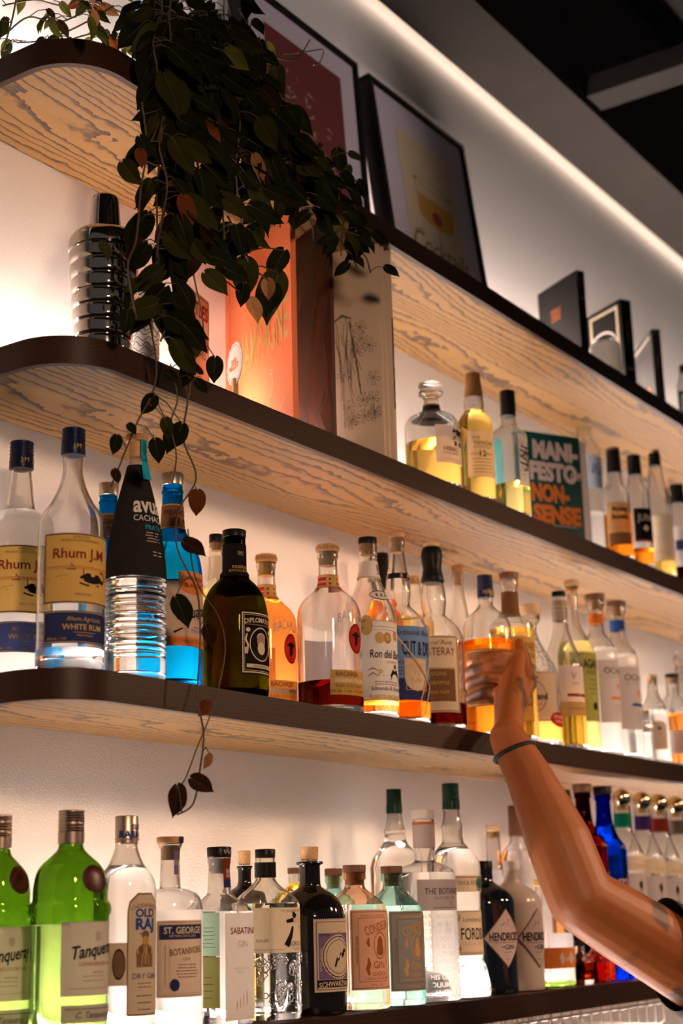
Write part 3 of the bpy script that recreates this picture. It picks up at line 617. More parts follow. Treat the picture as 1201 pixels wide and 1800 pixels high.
lab(b,1146,1268,1006,120,P_olive,[('t','AGAVE',.56,.17,.13,P_ink,{'w':.5,'bold':.03}),('t','AZUL',.56,.29,.06,P_ink),('e',.6,.78,.08,.06,P_ink)]+lines(.6,.4,.6,4,.4,P_ink,.008,7))
ocho('clear tequila bottle with orange neck band, left of its blue-banded twin',1056,33,0,P_orange,P_orange,1054)
ocho('clear tequila bottle with blue neck band and blue-dashed grey label',1093,32,12,P_bluei,P_bluei,1091)
b=small('small clear bottle with cork and a tan hang tag near the right end',3,1152,1270,24,[(1185,10),(1193,10)],M_paleW,[(1193,9),(1212,9),(1226,12),(1242,20),(1258,24)],L_clear,1250)
lab(b,1268,1318,1146,70,P_beige,[('e',.5,.25,.12,.08,P_sep),('t','A',.5,.45,.1,P_sep)]+lines(.5,.6,.85,4,.6,P_sep,.01,3),shape='arch')
b=small('small bottle of orange spirit with black cap at the right edge',3,1188,1275,24,[(1183,12),(1192,12)],M_bcap,[(1192,11),(1212,11),(1220,11),(1232,19),(1246,24)],L_orange,1256)
lab(b,1284,1325,1180,100,P_grey,lines(.5,.2,.8,5,.7,P_sep,.02,2))
t=Bottle('low clear faceted bottle without label beside the blue-banded tequila',3,1124,1290,24,'F',sec=ngon(8))
t.glass([(1238,9),(1248,9),(1254,12,.5),(1266,20,1),(1278,24,1)],G_clear,L_clear,1290); s_=MB(); s_.rev([(t.z(1240),.006),(t.z(1234),.010),(t.z(1226),.012),(t.z(1218),.008)],G_clear,24); s_.build('glass_stopper',t.root)
# back row
urua('turquoise bottle with silver cap mostly hidden behind the charcoal-sleeved bottle',188,1100,47,1.40,18,0)
b=small('bottle whose black cap and neck show behind the olive-green rum',3,381,1100,40,[(937,13),(955,13)],M_bcap,[(955,12.5),(1010,14),(1030,22),(1050,34),(1075,40)],L_straw,1040,Y='B'); b.label(970,1010,-20,300,P_cream,name='neck_label')
bacardi('full bottle of orange rum standing between the olive bottle and the bat-seal bottle',470,1150,53,'B',18,L_orange,1058)
b=small('bottle with long black capsule behind the white ornate label bottle',3,674,1110,36,[(970,13),(1036,13.5)],M_bcap,[(1036,12.5),(1050,15),(1070,24),(1090,36)],L_amber,1058,Y='B',cork=False)
b=planteray('bulb-necked clear bottle in the back row left of the navy-capped one',810,1120,36,'B',58,L_clear,1120,'')
b=small('small corked bottle neck behind the black wax top',3,734,1120,30,[(1010,11),(1016,11)],M_paleW,[(1016,10.5),(1030,10),(1060,13),(1080,24),(1100,30)],L_gold,1085,Y='B')
b=small('clear decanter with round glass stopper at the far right of the rum shelf',3,1203,1270,28,[(1172,9),(1180,9)],G_clear,[(1180,8),(1200,9),(1225,20),(1245,28)],L_clear,1250,Y='B',cork=False)
s_=MB(); s_.rev([(b.z(1176),.007),(b.z(1168),.012),(b.z(1158),.0145),(b.z(1148),.010),(b.z(1144),.004)],G_clear,24); s_.build('glass_stopper',b.root)
# ---------------------------------------------------------------- lowest shelf: gins, front row then back row
def tanq(label,xc,ym,hw,dy,Y,sealpx,labx):
    b=Bottle(label,4,xc,ym,hw,Y); k=hw/71
    b.glass([(1482+dy,21*k),(1494+dy,24*k),(1506+dy,36*k),(1520+dy,51*k),(1535+dy,60*k),(1560+dy,65*k),(1582+dy,66*k),(1590+dy,71*k),(1603+dy,72.5*k),(1613+dy,69*k),(1640+dy,68*k)],G_green,L_green,1625+dy)
    b.cap([(1423+dy,23.5*k),(1450+dy,24*k),(1484+dy,23.5*k)],M_bronze,ridges=7)
    aw=b.a0(sealpx[0],sealpx[1]+dy)
    b.label(sealpx[1]+dy-25,sealpx[1]+dy+25,aw,46,M_waxred,[('ring',.5,.5,.48,.48,M_waxred,.16),('ring',.5,.5,.3,.3,P_maroon,.1)],name='wax_seal',shape='e',off=.003)
    lab(b,1621+dy,1752+dy,labx,104,P_lilac,[('r',0,.0,.12,.05,P_grey),('t','Tanqueray',.56,.37,.17,P_ink,{'shear':.35,'rot':-.12,'w':.82,'bold':.02}),('t','LONDON DRY GIN',.56,.57,.05,P_red,{'w':.62}),('t','IMPORTED',.56,.69,.03,P_sep),('shield',.50,.14,.60,.27,P_grey),('r',.12,.90,.9,.905,P_sep)]+lines(.5,.74,.80,2,.5,P_sep,.008,3))
    lab(b,1768+dy,1800+dy,labx,104,P_grey,[('r',.05,.2,.95,.24,P_ink),('t','C. Tanqueray',.5,.55,.35,P_ink,{'shear':.4,'w':.6})],name='signature_label')
    return b
M_waxred=mat('dark_red_wax',(.045,.006,.005),.35)
tanq('tall bright green gin bottle with dark red wax seal, nearest in the lower left',122,1640,71,0,'F',(170,1545),107)
b=Bottle('clear gin bottle with printed bronze cap and cross-shaped blue-lettered label',4,221,1620,53,'F')
b.glass([(1483,20),(1490,20.5),(1505,25),(1520,31.5),(1534,42),(1548,50),(1565,53)],G_clear,L_clear,1522)
b.cap([(1433,20.5),(1484,20.5)],M_bronze,text=[('t','OLD',.52,.40,.16,P_bluei,{'bold':.03}),('t','RAJ',.52,.66,.24,P_bluei,{'bold':.03}),('t','RAJ',.36,.66,.24,P_bluei,{'bold':.03}),('r',.1,.82,.9,.86,P_gold)])
lab(b,1657,1733,176,62,P_beige,[('e',.72,.5,.2,.36,P_sep),('ring',.72,.5,.2,.36,P_ink,.12)],name='side_label')
it=[('arch',.03,.015,.97,.985,P_cream),('t',"CADENHEAD'S",.5,.10,.035,P_sep,{'w':.8,'arc':.03}),('t','OLD',.5,.165,.065,P_bluei,{'bold':.035,'sx':1.0}),('t','RAJ',.5,.255,.09,P_bluei,{'bold':.04,'w':.66}),
    ('e',.5,.345,.12,.035,P_sep),('e',.5,.385,.08,.03,P_tan),('r',.47,.315,.53,.34,P_sep),('shield',.40,.37,.60,.43,P_tan),('e',.5,.50,.27,.085,P_sep),('r',.24,.50,.76,.61,P_sep),('e',.37,.47,.08,.03,P_brown),('e',.63,.47,.08,.03,P_brown),('l',[(.5,.33,.003),(.46,.35,.010),(.43,.365,.014)],P_sep),('l',[(.38,.60,.001),(.42,.50,.0014)],P_tan),('l',[(.62,.60,.001),(.58,.50,.0014)],P_tan),('l',[(.5,.44,.002),(.5,.58,.002)],P_tan),('l',[(.44,.405,.003),(.5,.42,.004),(.56,.405,.003)],P_ink),
    ('t','DRY GIN',.5,.68,.045,P_bluei,{'w':.72})]+lines(.5,.74,.77,2,.6,P_sep,.008,1)+lines(.5,.84,.95,3,.5,P_sep,.01,2)
lab(b,1570,1787,223,72,P_sep,it,shape='arch',off=.001)
b=Bottle('clear round-shouldered gin bottle with cork top and tan bordered label',4,299,1640,58,'F')
b.glass([(1482,22),(1489,20),(1494,17),(1555,18.5),(1561,23),(1566,36),(1573,48),(1584,55),(1600,58)],G_clear,L_clear,1600)
b.cap([(1470,24.5),(1483,24)],M_woodcap,name='stopper',text=[('r',.47,0,.54,1,P_navy)]); c=MB(); c.rev([(b.z(1512),.0095),(b.z(1486),.011)],M_paleW,20); c.build('cork',b.root)
b.label(1494,1536,-12,32,P_purple,[('t','BOTANIVORE',.5,.5,.22,P_cream,{'rot':PI/2,'w':.9})],name='neck_strip')
lab(b,1618,1754,276,92,P_beige,[('f',.02,.008,P_sep),('f',.05,.004,P_sep),('r',.05,.06,.95,.25,P_navy),('t','ST. GEORGE',.52,.13,.085,P_cream,{'w':.76,'bold':.03}),('t','ARTISAN DISTILLERS',.5,.205,.03,P_cream),('t','BOTANIVORE',.58,.40,.085,P_sep,{'w':.66,'rot':-.09,'bold':.02}),('t','GIN',.56,.505,.045,P_sep),('e',.34,.84,.09,.08,P_navy),('ring',.34,.84,.05,.045,P_cream,.2),('r',.24,.3,.245,.9,P_sep),('r',.16,.32,.17,.85,P_sep)]+lines(.6,.58,.74,5,.5,P_sep,.012,4))
def sabat():
    b=Bottle('clear square gin bottle with black top, red strip and mint side label',4,386,1650,60,'F',sec=sq(9))
    b.glass([(1506,21),(1518,20.5),(1522,19),(1565,21,0),(1575,26,.2),(1586,40,.7),(1597,56,1),(1606,60,1)],G_clear,L_clear,1602)
    b.cap([(1488,22),(1507,21.5)],M_bcap,text=[('l',[(.42,.3,.0012),(.44,.7,.0012),(.46,.3,.0012),(.5,.7,.0012),(.55,.3,.0012),(.58,.7,.0012)],P_white)])
    c=MB(); c.rev([(b.z(1536),.010),(b.z(1528),.0125),(b.z(1509),.013)],M_whitecap,20); c.build('stopper_plug',b.root)
    b.label(1508,1560,-8,46,P_maroon,[('t','SABATINI',.62,.5,.2,P_white,{'rot':PI/2,'w':.9}),('r',0,.72,1,1,P_navy)],name='neck_strip',off=.001)
    b.label(1604,1680,-82,62,P_mint,lines(.6,.35,.8,6,.5,P_ink,.012,3),name='mint_label')
    b.label(1682,1772,-84,66,P_olive,lines(.6,.4,.8,4,.4,P_ink,.012,3),name='back_label')
    b.label(1606,1795,0,84,P_white,[('t','SABATINI',.56,.165,.062,P_maroon,{'w':.8,'bold':.01}),('t','GIN',.56,.29,.062,P_grey,{'w':.32}),('t','LONDON DRY GIN',.5,.52,.02,P_grey,{'w':.6}),('t','TUSCANY',.5,.555,.02,P_grey)]+[('e',.36+.11*i,.86-.02*i,.016,.045+.01*i,P_tan) for i in range(4)],name='label')
sabat()
def roku():
    b=Bottle('clear hexagonal gin bottle with black brush strokes on a cream band',4,468,1660,60,'F',sec=ngon(6,math.radians(30)),rot=math.radians(-14))
    b.glass([(1508,18),(1518,18),(1540,18),(1548,19),(1560,30,.3),(1574,48,.8),(1587,59,1),(1596,60,1)],G_clear,L_clear,1588)
    b.cap([(1492,18.5),(1508,18)],M_bcap); b.label(1514,1541,-20,359,M_bcap,name='neck_band',off=.001)
    br=lambda *p:('l',list(p),P_ink)
    b.label(1596,1676,-20,200,P_cream,[('t','THE JAPANESE CRAFT GIN',.62,.07,.05,P_sep,{'w':.3}),br((.60,.10,.003),(.615,.18,.007),(.61,.24,.003)),br((.53,.31,.004),(.60,.28,.006),(.74,.31,.0035)),br((.595,.42,.003),(.575,.62,.006),(.53,.85,.009)),br((.66,.42,.003),(.69,.55,.007),(.71,.66,.003)),
        ('t','ROKU GIN',.645,.80,.10,P_ink,{'w':.17}),('t','SUNTORY',.65,.92,.05,P_sep),('t','ROKU GIN',.30,.72,.06,P_sep,{'w':.1}),('r',.2,.92,.5,.93,P_sep)])
    r=random.Random(4); m=MB(); z0,z1=b.z(1780,b.R),b.z(1680,b.R)     # raised blossom relief on the faces
    for i in range(90):
        a=math.radians(r.uniform(-125,70))-b.rot; z=r.uniform(z0,z1); R_=b.R*b.sec(a)+.0006; rr=r.uniform(.0025,.006); q=Vector((R_*math.sin(a),-R_*math.cos(a),z)); tx=Vector((math.cos(a),math.sin(a),0)); pts=[]
        for k in range(10):
            t=2*PI*k/10; pts.append(q+tx*rr*math.cos(t)*(1+.3*math.cos(5*t))+Vector((0,0,1))*rr*1.3*math.sin(t))
        m.tube(pts,.0008,G_clear,5,closed=True)
    tag(m.build('blossom_relief',b.root),kind='stuff')
roku()
def monkey():
    b=Bottle('black apothecary gin bottle with natural cork and purple stamp label',4,547,1660,61,'F')
    b.glass([(1515,23.5),(1519,24),(1522,19),(1528,18.5),(1554,19),(1561,23),(1570,38),(1582,50),(1596,57),(1612,61)],M_blackglass)
    b.cap([(1488,16.5),(1512,15)],M_cork,name='cork',bev=.001); c=MB(); c.rev([(b.z(1516),.0105),(b.z(1511),.0108)],M_silver,24); c.build('metal_ring',b.root)
    it=[('r',i/26,-.012,i/26+.02,.0,P_cream) for i in range(26)]+[('r',.04,.03,.96,.97,P_purple),('r',.06,.04,.94,.96,P_cream),('r',.08,.19,.92,.80,P_purple),('e',.5,.52,.37,.31,P_cream),('ring',.5,.52,.35,.29,P_ink,.05),('ring',.5,.52,.29,.24,P_purple,.05),
      ('r',.10,.055,.90,.165,P_ink),('t','MONKEY 47',.5,.11,.075,P_cream,{'w':.72,'bold':.03,'arc':.02}),('r',.10,.19,.30,.25,P_cream),('t','DRY GIN',.2,.22,.03,P_ink,{'w':.18}),('l',[(.42,.25,.002),(.5,.20,.004),(.58,.25,.002)],P_ink),('e',.5,.25,.07,.02,P_ink),
      ('l',[(.40,.66,.003),(.47,.55,.006),(.58,.50,.009),(.66,.46,.007)],P_ink),('e',.68,.44,.045,.03,P_ink),('l',[(.60,.52,.004),(.64,.60,.003),(.60,.66,.002)],P_ink),('l',[(.48,.56,.004),(.53,.62,.003),(.5,.67,.002)],P_ink),('l',[(.42,.62,.002),(.34,.58,.0018),(.30,.48,.0018),(.35,.42,.0018),(.41,.45,.0016),(.38,.49,.0014)],P_ink),('l',[(.36,.68,.002),(.64,.69,.002)],P_ink),
      ('r',.08,.80,.92,.83,P_purple),('r',.05,.835,.95,.94,P_ink),('t','SCHWARZWALD',.5,.887,.07,P_cream,{'w':.84,'bold':.02,'arc':.02}),('t','BATCH DISTILLED',.115,.55,.03,P_cream,{'rot':-PI/2,'w':.4}),('e',.2,.7,.07,.05,P_cream),('e',.8,.72,.08,.06,P_cream),('e',.82,.3,.06,.05,P_cream)]
    lab(b,1617,1745,552,92,P_cream,it,shape=None)
monkey()
P_dcop=paper('deep_copper_ink',(.36,.13,.03))
def condesa(label,xc,hw,dy,gm,lm,pm,px0,word,Y='F',cut=1):
    P_copper=P_dcop if pm is P_pink else globals()['P_copper']
    b=Bottle(label,4,xc,1650,hw,Y); k=hw/57
    b.glass([(1533+dy,20*k),(1545+dy,20*k),(1548+dy,17.5*k),(1560+dy,18.5*k),(1567+dy,25*k),(1577+dy,38*k),(1588+dy,49*k),(1602+dy,56*k),(1615+dy,57*k)],gm,lm,1590+dy)
    b.cap([(1520+dy,21*k),(1534+dy,20.5*k)],M_brcap,name='stopper'); c=MB(); c.rev([(b.z(1556+dy),.0115*k),(b.z(1534+dy),.0122*k)],M_woodcap,20); c.build('cork',b.root)
    if px0:
        lab(b,1600+dy,1741+dy,px0,84,pm,[('f',.02,.008,P_sep),('f',.10,.006,P_sep),('t',word,.13,.5,.035,P_sep,{'rot':-PI/2,'w':.55}),('t','THE SPIRIT OF THE FEMININE',.5,.075,.025,P_copper,{'w':.6}),('t','CONDESA',.60,.22,.115,P_copper,{'w':.62,'rot':-.25}),('ring',.66,.45,.17,.17,P_copper,.08),('e',.66,.42,.07,.09,P_copper),('shield',.57,.46,.75,.58,P_copper),
          ('l',[(.38,.35,.002),(.36,.42,.005),(.39,.46,.003)],P_copper),('l',[(.36,.60,.002),(.38,.68,.006),(.34,.74,.006),(.38,.82,.003)],P_copper),('t','GIN',.62,.69,.09,P_copper,{'w':.28}),('t','CLASSICA',.62,.80,.05,P_copper,{'w':.36}),('t','CIUDAD DE MEXICO',.6,.86,.03,P_copper),('t','750 ML   ONE',.55,.94,.022,P_copper)])
    return b
condesa('squat pale rose bottle with dark stopper and copper-pink label',626,57,0,G_rose,glass('rose_tinted_spirit',(.99,.93,.87),1.38,clear=.12),P_pink,617,'XOCONOSTLE Y AZAHAR')
condesa('squat teal bottle with dark stopper and grey-brown copper-printed label',692,54,2,G_teal,L_teal,P_taupe,686,'PALO SANTO SAGE JASMINE')
def botanist():
    b=Bottle('clear gin bottle with white capsule and raised lettering all over',4,752,1650,54,'F')
    b.glass([(1441,20),(1446,19),(1487,19),(1508,18),(1515,20),(1521,36),(1528,48),(1537,53),(1552,54)],G_clear,L_clear,1534)
    b.cap([(1422,20.5),(1441,20)],M_whitecap); b.label(1442,1446,0,359,P_orange,name='orange_ring',off=.001); b.label(1447,1488,-20,359,P_lilac,name='capsule',off=.0008)
    lab(b,1546,1601,734,96,P_lilac,[('t','THE BOTANIST',.58,.38,.20,P_ink,{'w':.86}),('t','ISLAY DRY GIN',.58,.60,.09,P_sep),('t','22',.70,.78,.12,P_sep),('r',.3,.9,.9,.92,P_sep)])
    names=['CHAMAEMELUM','CIRSIUM ARV','MELISSA OFF','THYMUS POLY','MENTHA AQU','BETULA PUB','FILIPENDULA','ULEX EUROPA','MYRRHIS ODO','TRIFOLIUM R','MENTHA SPIC']
    for side in (-25,):
        b.label(1604,1752,side,170,M_raised,[('t',n+' '+n[::1][:5],.5,(i+.5)/len(names),.058,M_raised,{'w':.96,'bold':.02}) for i,n in enumerate(names)],name='raised_lettering',shape='none',off=.0008)
M_raised=glass('raised_glass',(.9,.9,.88),1.46)
botanist()
def fords():
    b=Bottle('waisted clear gin bottle with green screw cap and tan label',4,803,1650,47,'F',fat=57/47)
    b.glass([(1423,14.5),(1435,15),(1448,18),(1453,20.5),(1458,18.5),(1478,19.5),(1484,22),(1494,31),(1507,42),(1520,47),(1545,47),(1600,44.5),(1680,46),(1700,50),(1722,55),(1740,57)],G_clear,L_clear,1490)
    b.cap([(1376,15.5),(1424,16)],M_green_cap,ridges=8)
    lab(b,1539,1568,772,140,P_cream,[('t','9 BOTANICAL RECIPE',.42,.45,.26,P_sep,{'w':.5}),('e',.74,.5,.11,.47,P_green),('ring',.74,.5,.09,.38,P_cream,.1),('r',.05,.1,.95,.14,P_sep)],name='upper_label')
    lab(b,1601,1680,782,120,P_cream,[('f',.02,.012,P_sep),('t','FORDS',.55,.52,.26,P_ink,{'w':.5,'bold':.01}),('t','GIN',.87,.52,.2,P_ink,{'w':.14}),('e',.20,.15,.1,.13,P_beige),('e',.20,.85,.1,.13,P_beige),('ring',.2,.15,.09,.12,P_sep,.15),('ring',.2,.85,.09,.12,P_sep,.15),('t','London Dry',.62,.2,.1,P_sep,{'shear':.3}),('t','LONDON DRY GIN',.58,.74,.08,P_beige),('r',.15,.93,.9,.95,P_gold)])
fords()
def hendr(label,xc,gm,cm,px0):
    b=Bottle(label,4,xc,1650,50,'F')
    b.glass([(1529,13.5),(1546,14),(1553,18),(1562,32),(1572,43),(1584,49),(1596,50)],gm)
    b.cap([(1513,14),(1530,14)],cm)
    lab(b,1597,1703,px0,98,P_sep,[('d',.5,.5,.475,.475,P_lilac),('l',[(.42,.2,.001),(.5,.12,.002),(.56,.2,.002),(.5,.3,.001)],P_sep),('l',[(.38,.3,.001),(.46,.24,.002),(.6,.27,.001)],P_sep),('t',"HENDRICK'S",.5,.475,.135,P_ink,{'w':.76,'bold':.02}),('r',.22,.57,.78,.58,P_sep),('r',.36,.64,.46,.655,P_ink),('t','GIN',.56,.65,.085,P_ink),('r',.40,.73,.62,.74,P_sep),('r',.44,.79,.58,.80,P_sep),('r',.46,.85,.55,.86,P_sep)],shape='d',off=.0012)
    return b
hendr('glossy midnight-black gin bottle with white diamond label',858,M_bluegloss,M_bcap,850)
hendr('white ceramic gin bottle with white diamond label beside its black twin',905,M_ceramic,M_whitecap,909)
b=small('green-footed bottle with an orange printed band, partly behind the forearm',4,962,1680,48,[(1546,17),(1558,17)],M_goldm,[(1558,15),(1572,17),(1585,30),(1598,43),(1612,48)],L_clear,1640,cork=False)
b.label(1668,1703,-20,340,P_orange,[('d',.545,.5,.03,.35,P_white),('d',.62,.5,.02,.35,P_white),('d',.47,.5,.02,.35,P_white)]+lines(.51,.5,.6,2,.04,P_white,.06,1)); b.label(1726,1745,-20,350,G_green,name='green_foot_band',off=.0004)
b=small('short bottle of red cordial behind the forearm on the lowest shelf',4,1020,1700,24,[(1655,10),(1663,10)],M_bcap,[(1663,9),(1675,10),(1684,20),(1692,24)],L_dark,1690,cork=False)
b=small('short patterned bottle of rosy spirit behind the forearm',4,1050,1700,24,[(1650,10),(1658,10)],M_goldm,[(1658,9),(1670,10),(1680,20),(1688,24)],L_orange,1690,cork=False,gm=G_dimple)
def pale(label,xc,hw,dy,gm,lm,cm,word):
    b=Bottle(label,4,xc,1560,hw,'F')
    b.glass([(1392+dy,15),(1402+dy,15),(1406+dy,13),(1440+dy,15),(1455+dy,19),(1470+dy,25),(1485+dy,hw-1),(1500+dy,hw)],gm,lm,1450+dy)
    b.cap([(1377+dy,17),(1393+dy,16.5)],cm,name='stopper',ridges=0)
    b.label(1480+dy,1490+dy,0,120,P_gold,[('t','· MILA ·',.5,.5,.6,P_gold,{'w':.7})],name='gold_print',shape='none')
    b.label(1530+dy,1560+dy,0,100,P_gold,[('t',word,.55,.5,.9,P_copper,{'w':.8})],name='name_print',shape='none')
    return b
pale('tall red-brown glass bottle with dark stopper rising behind the forearm',1034,38,0,G_brown,glass('brown_seen_spirit',(.35,.05,.015),1.38),M_brcap,'mila')
pale('tall cobalt blue glass bottle with black stopper right of the forearm',1070,36,4,G_cobalt,glass('cobalt_seen_spirit',(.02,.16,.80),1.38),M_bcap,'mila')
def ball(xc,hw,dy,bm,label):
    b=Bottle(label,4,xc,1570,hw,'F'); k=hw/33
    b.glass([(1416+dy,14*k),(1428+dy,14.5*k),(1452+dy,15*k),(1466+dy,18*k),(1485+dy,26*k),(1502+dy,32*k),(1520+dy,33*k)],G_clear,L_clear,1500+dy)
    c=MB(); r=16.5*b.k; zc=b.z(1403+dy); c.rev([(zc+r*math.sin(t),max(.003,r*math.cos(t))) for t in [(-70+i*10)*PI/180 for i in range(17)]],M_chrome,28); c.rev([(b.z(1424+dy),.0085),(zc-r*.8,.009)],M_goldm,20); tag(c.build('ball_stopper',b.root),'mirror gold ball stopper')
    b.label(1428+dy,1452+dy,-20,359,bm,name='neck_band')
    lab(b,1535+dy,1610+dy,xc-12,105,P_grey,[('e',.62,.28,.06,.10,P_ink),('l',[(.62,.3,.002),(.62,.45,.002)],P_ink),('r',.60,.5,.66,.8,P_sep)]+lines(.6,.84,.92,2,.3,P_sep,.02,3))
    b.label(1505+dy,1530+dy,-20,200,P_cream,[('t','RAMSBURY',.55,.7,.2,P_gold,{'w':.4})],name='cream_band')
ball(1104,34,0,paper('green_band',(.01,.20,.12)),'clear ball-stoppered bottle with green neck band')
ball(1140,33,5,paper('violet_band',(.06,.03,.17)),'clear ball-stoppered bottle with violet neck band')
ball(1170,32,9,paper('red_band',(.23,.04,.03)),'clear ball-stoppered bottle with dark red neck band')
ball(1200,31,13,paper('grey_band',(.16,.14,.13)),'clear ball-stoppered bottle with grey neck band at the right edge')
# back row of the lowest shelf
tanq('bright green gin bottle with wax seal, cut by the left picture edge',-4,1640,60,9,1.36,(38,1538),-38)
b=small('dark grey bottle with natural cork behind the hexagonal one',4,431,1640,44,[(1495,11),(1520,10.5)],M_cork,[(1522,14),(1526,14),(1530,12),(1555,13),(1565,26),(1580,38),(1600,44)],None,None,Y='B',cork=False,gm=M_blackglass)
b=small('amber-necked bottle with brown stopper behind the black apothecary bottle',4,519,1640,36,[(1525,12),(1536,12)],M_brcap,[(1536,11.5),(1556,11),(1570,24),(1585,34),(1600,36)],L_gold,1540,Y='B',cork=False)
condesa('grey-green bottle whose brown stopper shows behind the rose one',589,44,6,G_teal,L_teal,P_taupe,None,'',Y='B')
b=Bottle('clear bottle with green screw cap in the back row, above the teal one',4,699,1600,46,'B')
b.glass([(1430,13),(1445,15),(1457,18),(1462,20),(1467,18.5),(1478,20),(1486,25),(1497,34),(1510,42),(1525,46)],G_clear,L_clear,1460); b.cap([(1386,14),(1431,14.5)],M_green_cap,ridges=8)
b=small('pale bottle with tan cork rising behind the midnight-black one',4,873,1600,34,[(1450,13),(1462,13)],M_paleW,[(1462,12.5),(1475,12.5),(1520,14),(1540,22),(1555,30),(1570,34)],L_clear,1530,Y='B')
b=small('clear bottle with brown capsule in the back row left of the forearm',4,917,1580,36,[(1415,16),(1470,17)],M_brcap,[(1470,15),(1480,16),(1490,24),(1502,32),(1516,36)],L_clear,1495,Y='B',cork=False)
b=small('bottle with dark brown capsule showing between forearm and red-brown glass',4,1000,1540,30,[(1388,12),(1420,13)],M_brcap,[(1420,12),(1440,14),(1455,22),(1475,30)],L_amber,1470,Y='B',cork=False)
# ---------------------------------------------------------------- second shelf: whiskies
def hibiki():
    b=Bottle('faceted whisky decanter with round glass stopper and pale label',2,761,780,49,'F',sec=ngon(16))
    b.glass([(712,14.5),(720,15),(725,18),(731,30,.3),(738,42,.7),(748,48,1),(758,49,1)],G_clear,L_gold,783)
    b.label(699,721,-20,359,M_bcap,name='collar',off=.001); s=MB()
    s.rev([(z,r*b.k) for z,r in ((b.z(713),13),(b.z(702),13),(b.z(698),17),(b.z(695),22),(b.z(690),22.5),(b.z(688),19),(b.z(685),19),(b.z(681),22),(b.z(676),21),(b.z(674),15))],G_clear,28); s.build('glass_stopper',b.root)
    lab(b,746,812,766,80,P_lilac,[('t','響',.70,.30,.34,P_ink,{'bold':.02}),('t','HIBIKI',.42,.62,.12,P_ink,{'w':.48}),('t','JAPANESE HARMONY',.42,.74,.05,P_sep,{'w':.5}),('t','SUNTORY WHISKY',.46,.90,.05,P_copper)])
hibiki()
b=Bottle('whisky bottle with bronze capsule, bulging neck and cream label',2,837,790,31,'F')
b.glass([(700,16),(712,17.5),(722,17),(728,20),(735,26),(745,30.5),(755,31)],G_clear,L_gold,724)
b.cap([(653,13.5),(668,13.5)],M_tancap); b.label(669,700,-20,300,M_tancap,name='capsule',shape='none'); c=MB(); c.rev([(b.z(701),17.2*b.k),(b.z(692),16.5*b.k),(b.z(668),13.8*b.k)],M_tancap,32); c.build('capsule_skirt',b.root)
lab(b,755,838,822,104,P_cream,[('f',.015,.01,P_gold),('t','THE',.30,.17,.06,P_ink),('t','YAMAZAKI',.55,.28,.085,P_ink,{'w':.66}),('t','SINGLE MALT WHISKY',.52,.37,.04,P_sep,{'w':.6}),('t','AGED',.26,.51,.05,P_sep),('t','12',.5,.51,.12,P_ink,{'bold':.01}),('t','YEARS',.72,.51,.05,P_sep)]+lines(.5,.62,.9,5,.7,P_sep,.014,2))
b=Bottle('square clear whisky bottle with black cap and teal-tinted back',2,897,790,31,'F',sec=sq(7))
b.glass([(732,12.5),(742,13),(750,16,.2),(758,26,.8),(766,31,1)],G_clear,L_straw,853); b.cap([(684,13.5),(733,14)],M_bcap)
b.label(755,852,0,66,P_white,[('t','TOKI',.33,.24,.10,P_red,{'w':.4}),('t','季',.78,.5,.36,P_ink),('t','SUNTORY',.36,.38,.05,P_sep),('t','WHISKY',.36,.46,.05,P_sep)]+lines(.35,.6,.8,4,.4,P_sep,.014,2))
b.label(758,850,180,66,paper('teal_print',(.10,.50,.52)),name='back_label')
b=small('blue-labelled bottle with wooden stopper rising behind the teal book',2,1033,850,27,[(722,13),(732,13)],mat('rust_cap',(.20,.075,.025),.6),[(732,12.5),(745,12.5),(772,14),(783,20),(795,26)],L_clear,905,Y='B'); b.label(800,858,-15,150,P_skyb,[('t','NUSA',.6,.4,.3,P_bluei)])
def dram(label,xc,hw,top,capm,capb,capr,prof,lm,level,items,ly,lm2,x0,span=110,Y='F'):
    b=Bottle(label,2,xc,900,hw,Y); b.glass(prof,G_clear,lm,level); b.cap([(top,capr),(top+8,capr)],capm,name='stopper'); b.label(top+8,capb,-20,359,M_bcap,name='capsule',shape='none')
    c=MB(); c.rev([(b.z(capb),(capr+.6)*b.k),(b.z(top+8),(capr-.2)*b.k)],M_bcap,28); c.build('capsule_skirt',b.root)
    lab(b,ly[0],ly[1],x0,span,lm2,items); return b
dram('amber whisky bottle with tan label and brown-topped black capsule',1085,24,785,M_brcap,832,12.5,[(832,12.5),(846,13),(855,16),(863,22),(872,24)],L_amber,906,[('t','Monkey',.55,.16,.12,P_ink,{'w':.6,'bold':.03}),('t','Shoulder',.55,.34,.12,P_ink,{'w':.7,'bold':.03}),('r',0,.66,1,.7,P_gold),('r',.05,.72,.95,1,P_brown)],(882,957),P_tan,1069)
dram('clear whisky bottle with black cap and small black label',1121,23,798,M_bcap,836,12,[(836,12),(848,13),(858,18),(868,23)],L_amber,968,[('t','JURA',.5,.28,.2,P_white,{'w':.7}),('d',.5,.6,.15,.1,P_white),('r',0,.93,1,1,P_maroon)],(893,952),P_black,1116,100)
dram('frosted cream-labelled bottle with gold-topped black capsule',1158,23,790,M_goldm,820,10.5,[(820,10.5),(832,12),(850,14),(866,20),(880,23)],L_gold,980,lines(.5,.2,.8,3,.5,P_beige,.02,4),(905,986),P_cream,1140,140)
dram('whisky bottle with gold-banded black cap at the right picture edge',1193,24,850,M_bcap,886,12,[(886,12),(898,14),(908,20),(918,24)],L_dark,1000,[('r',.3,.4,.9,.7,P_navy)],(925,985),P_white,1176,140)
# ================================================================ OTHER THINGS ON THE SHELVES
def onz(px,py,z): r=ray(px,py); return CAMP+r*((z-CZ)/r.z)
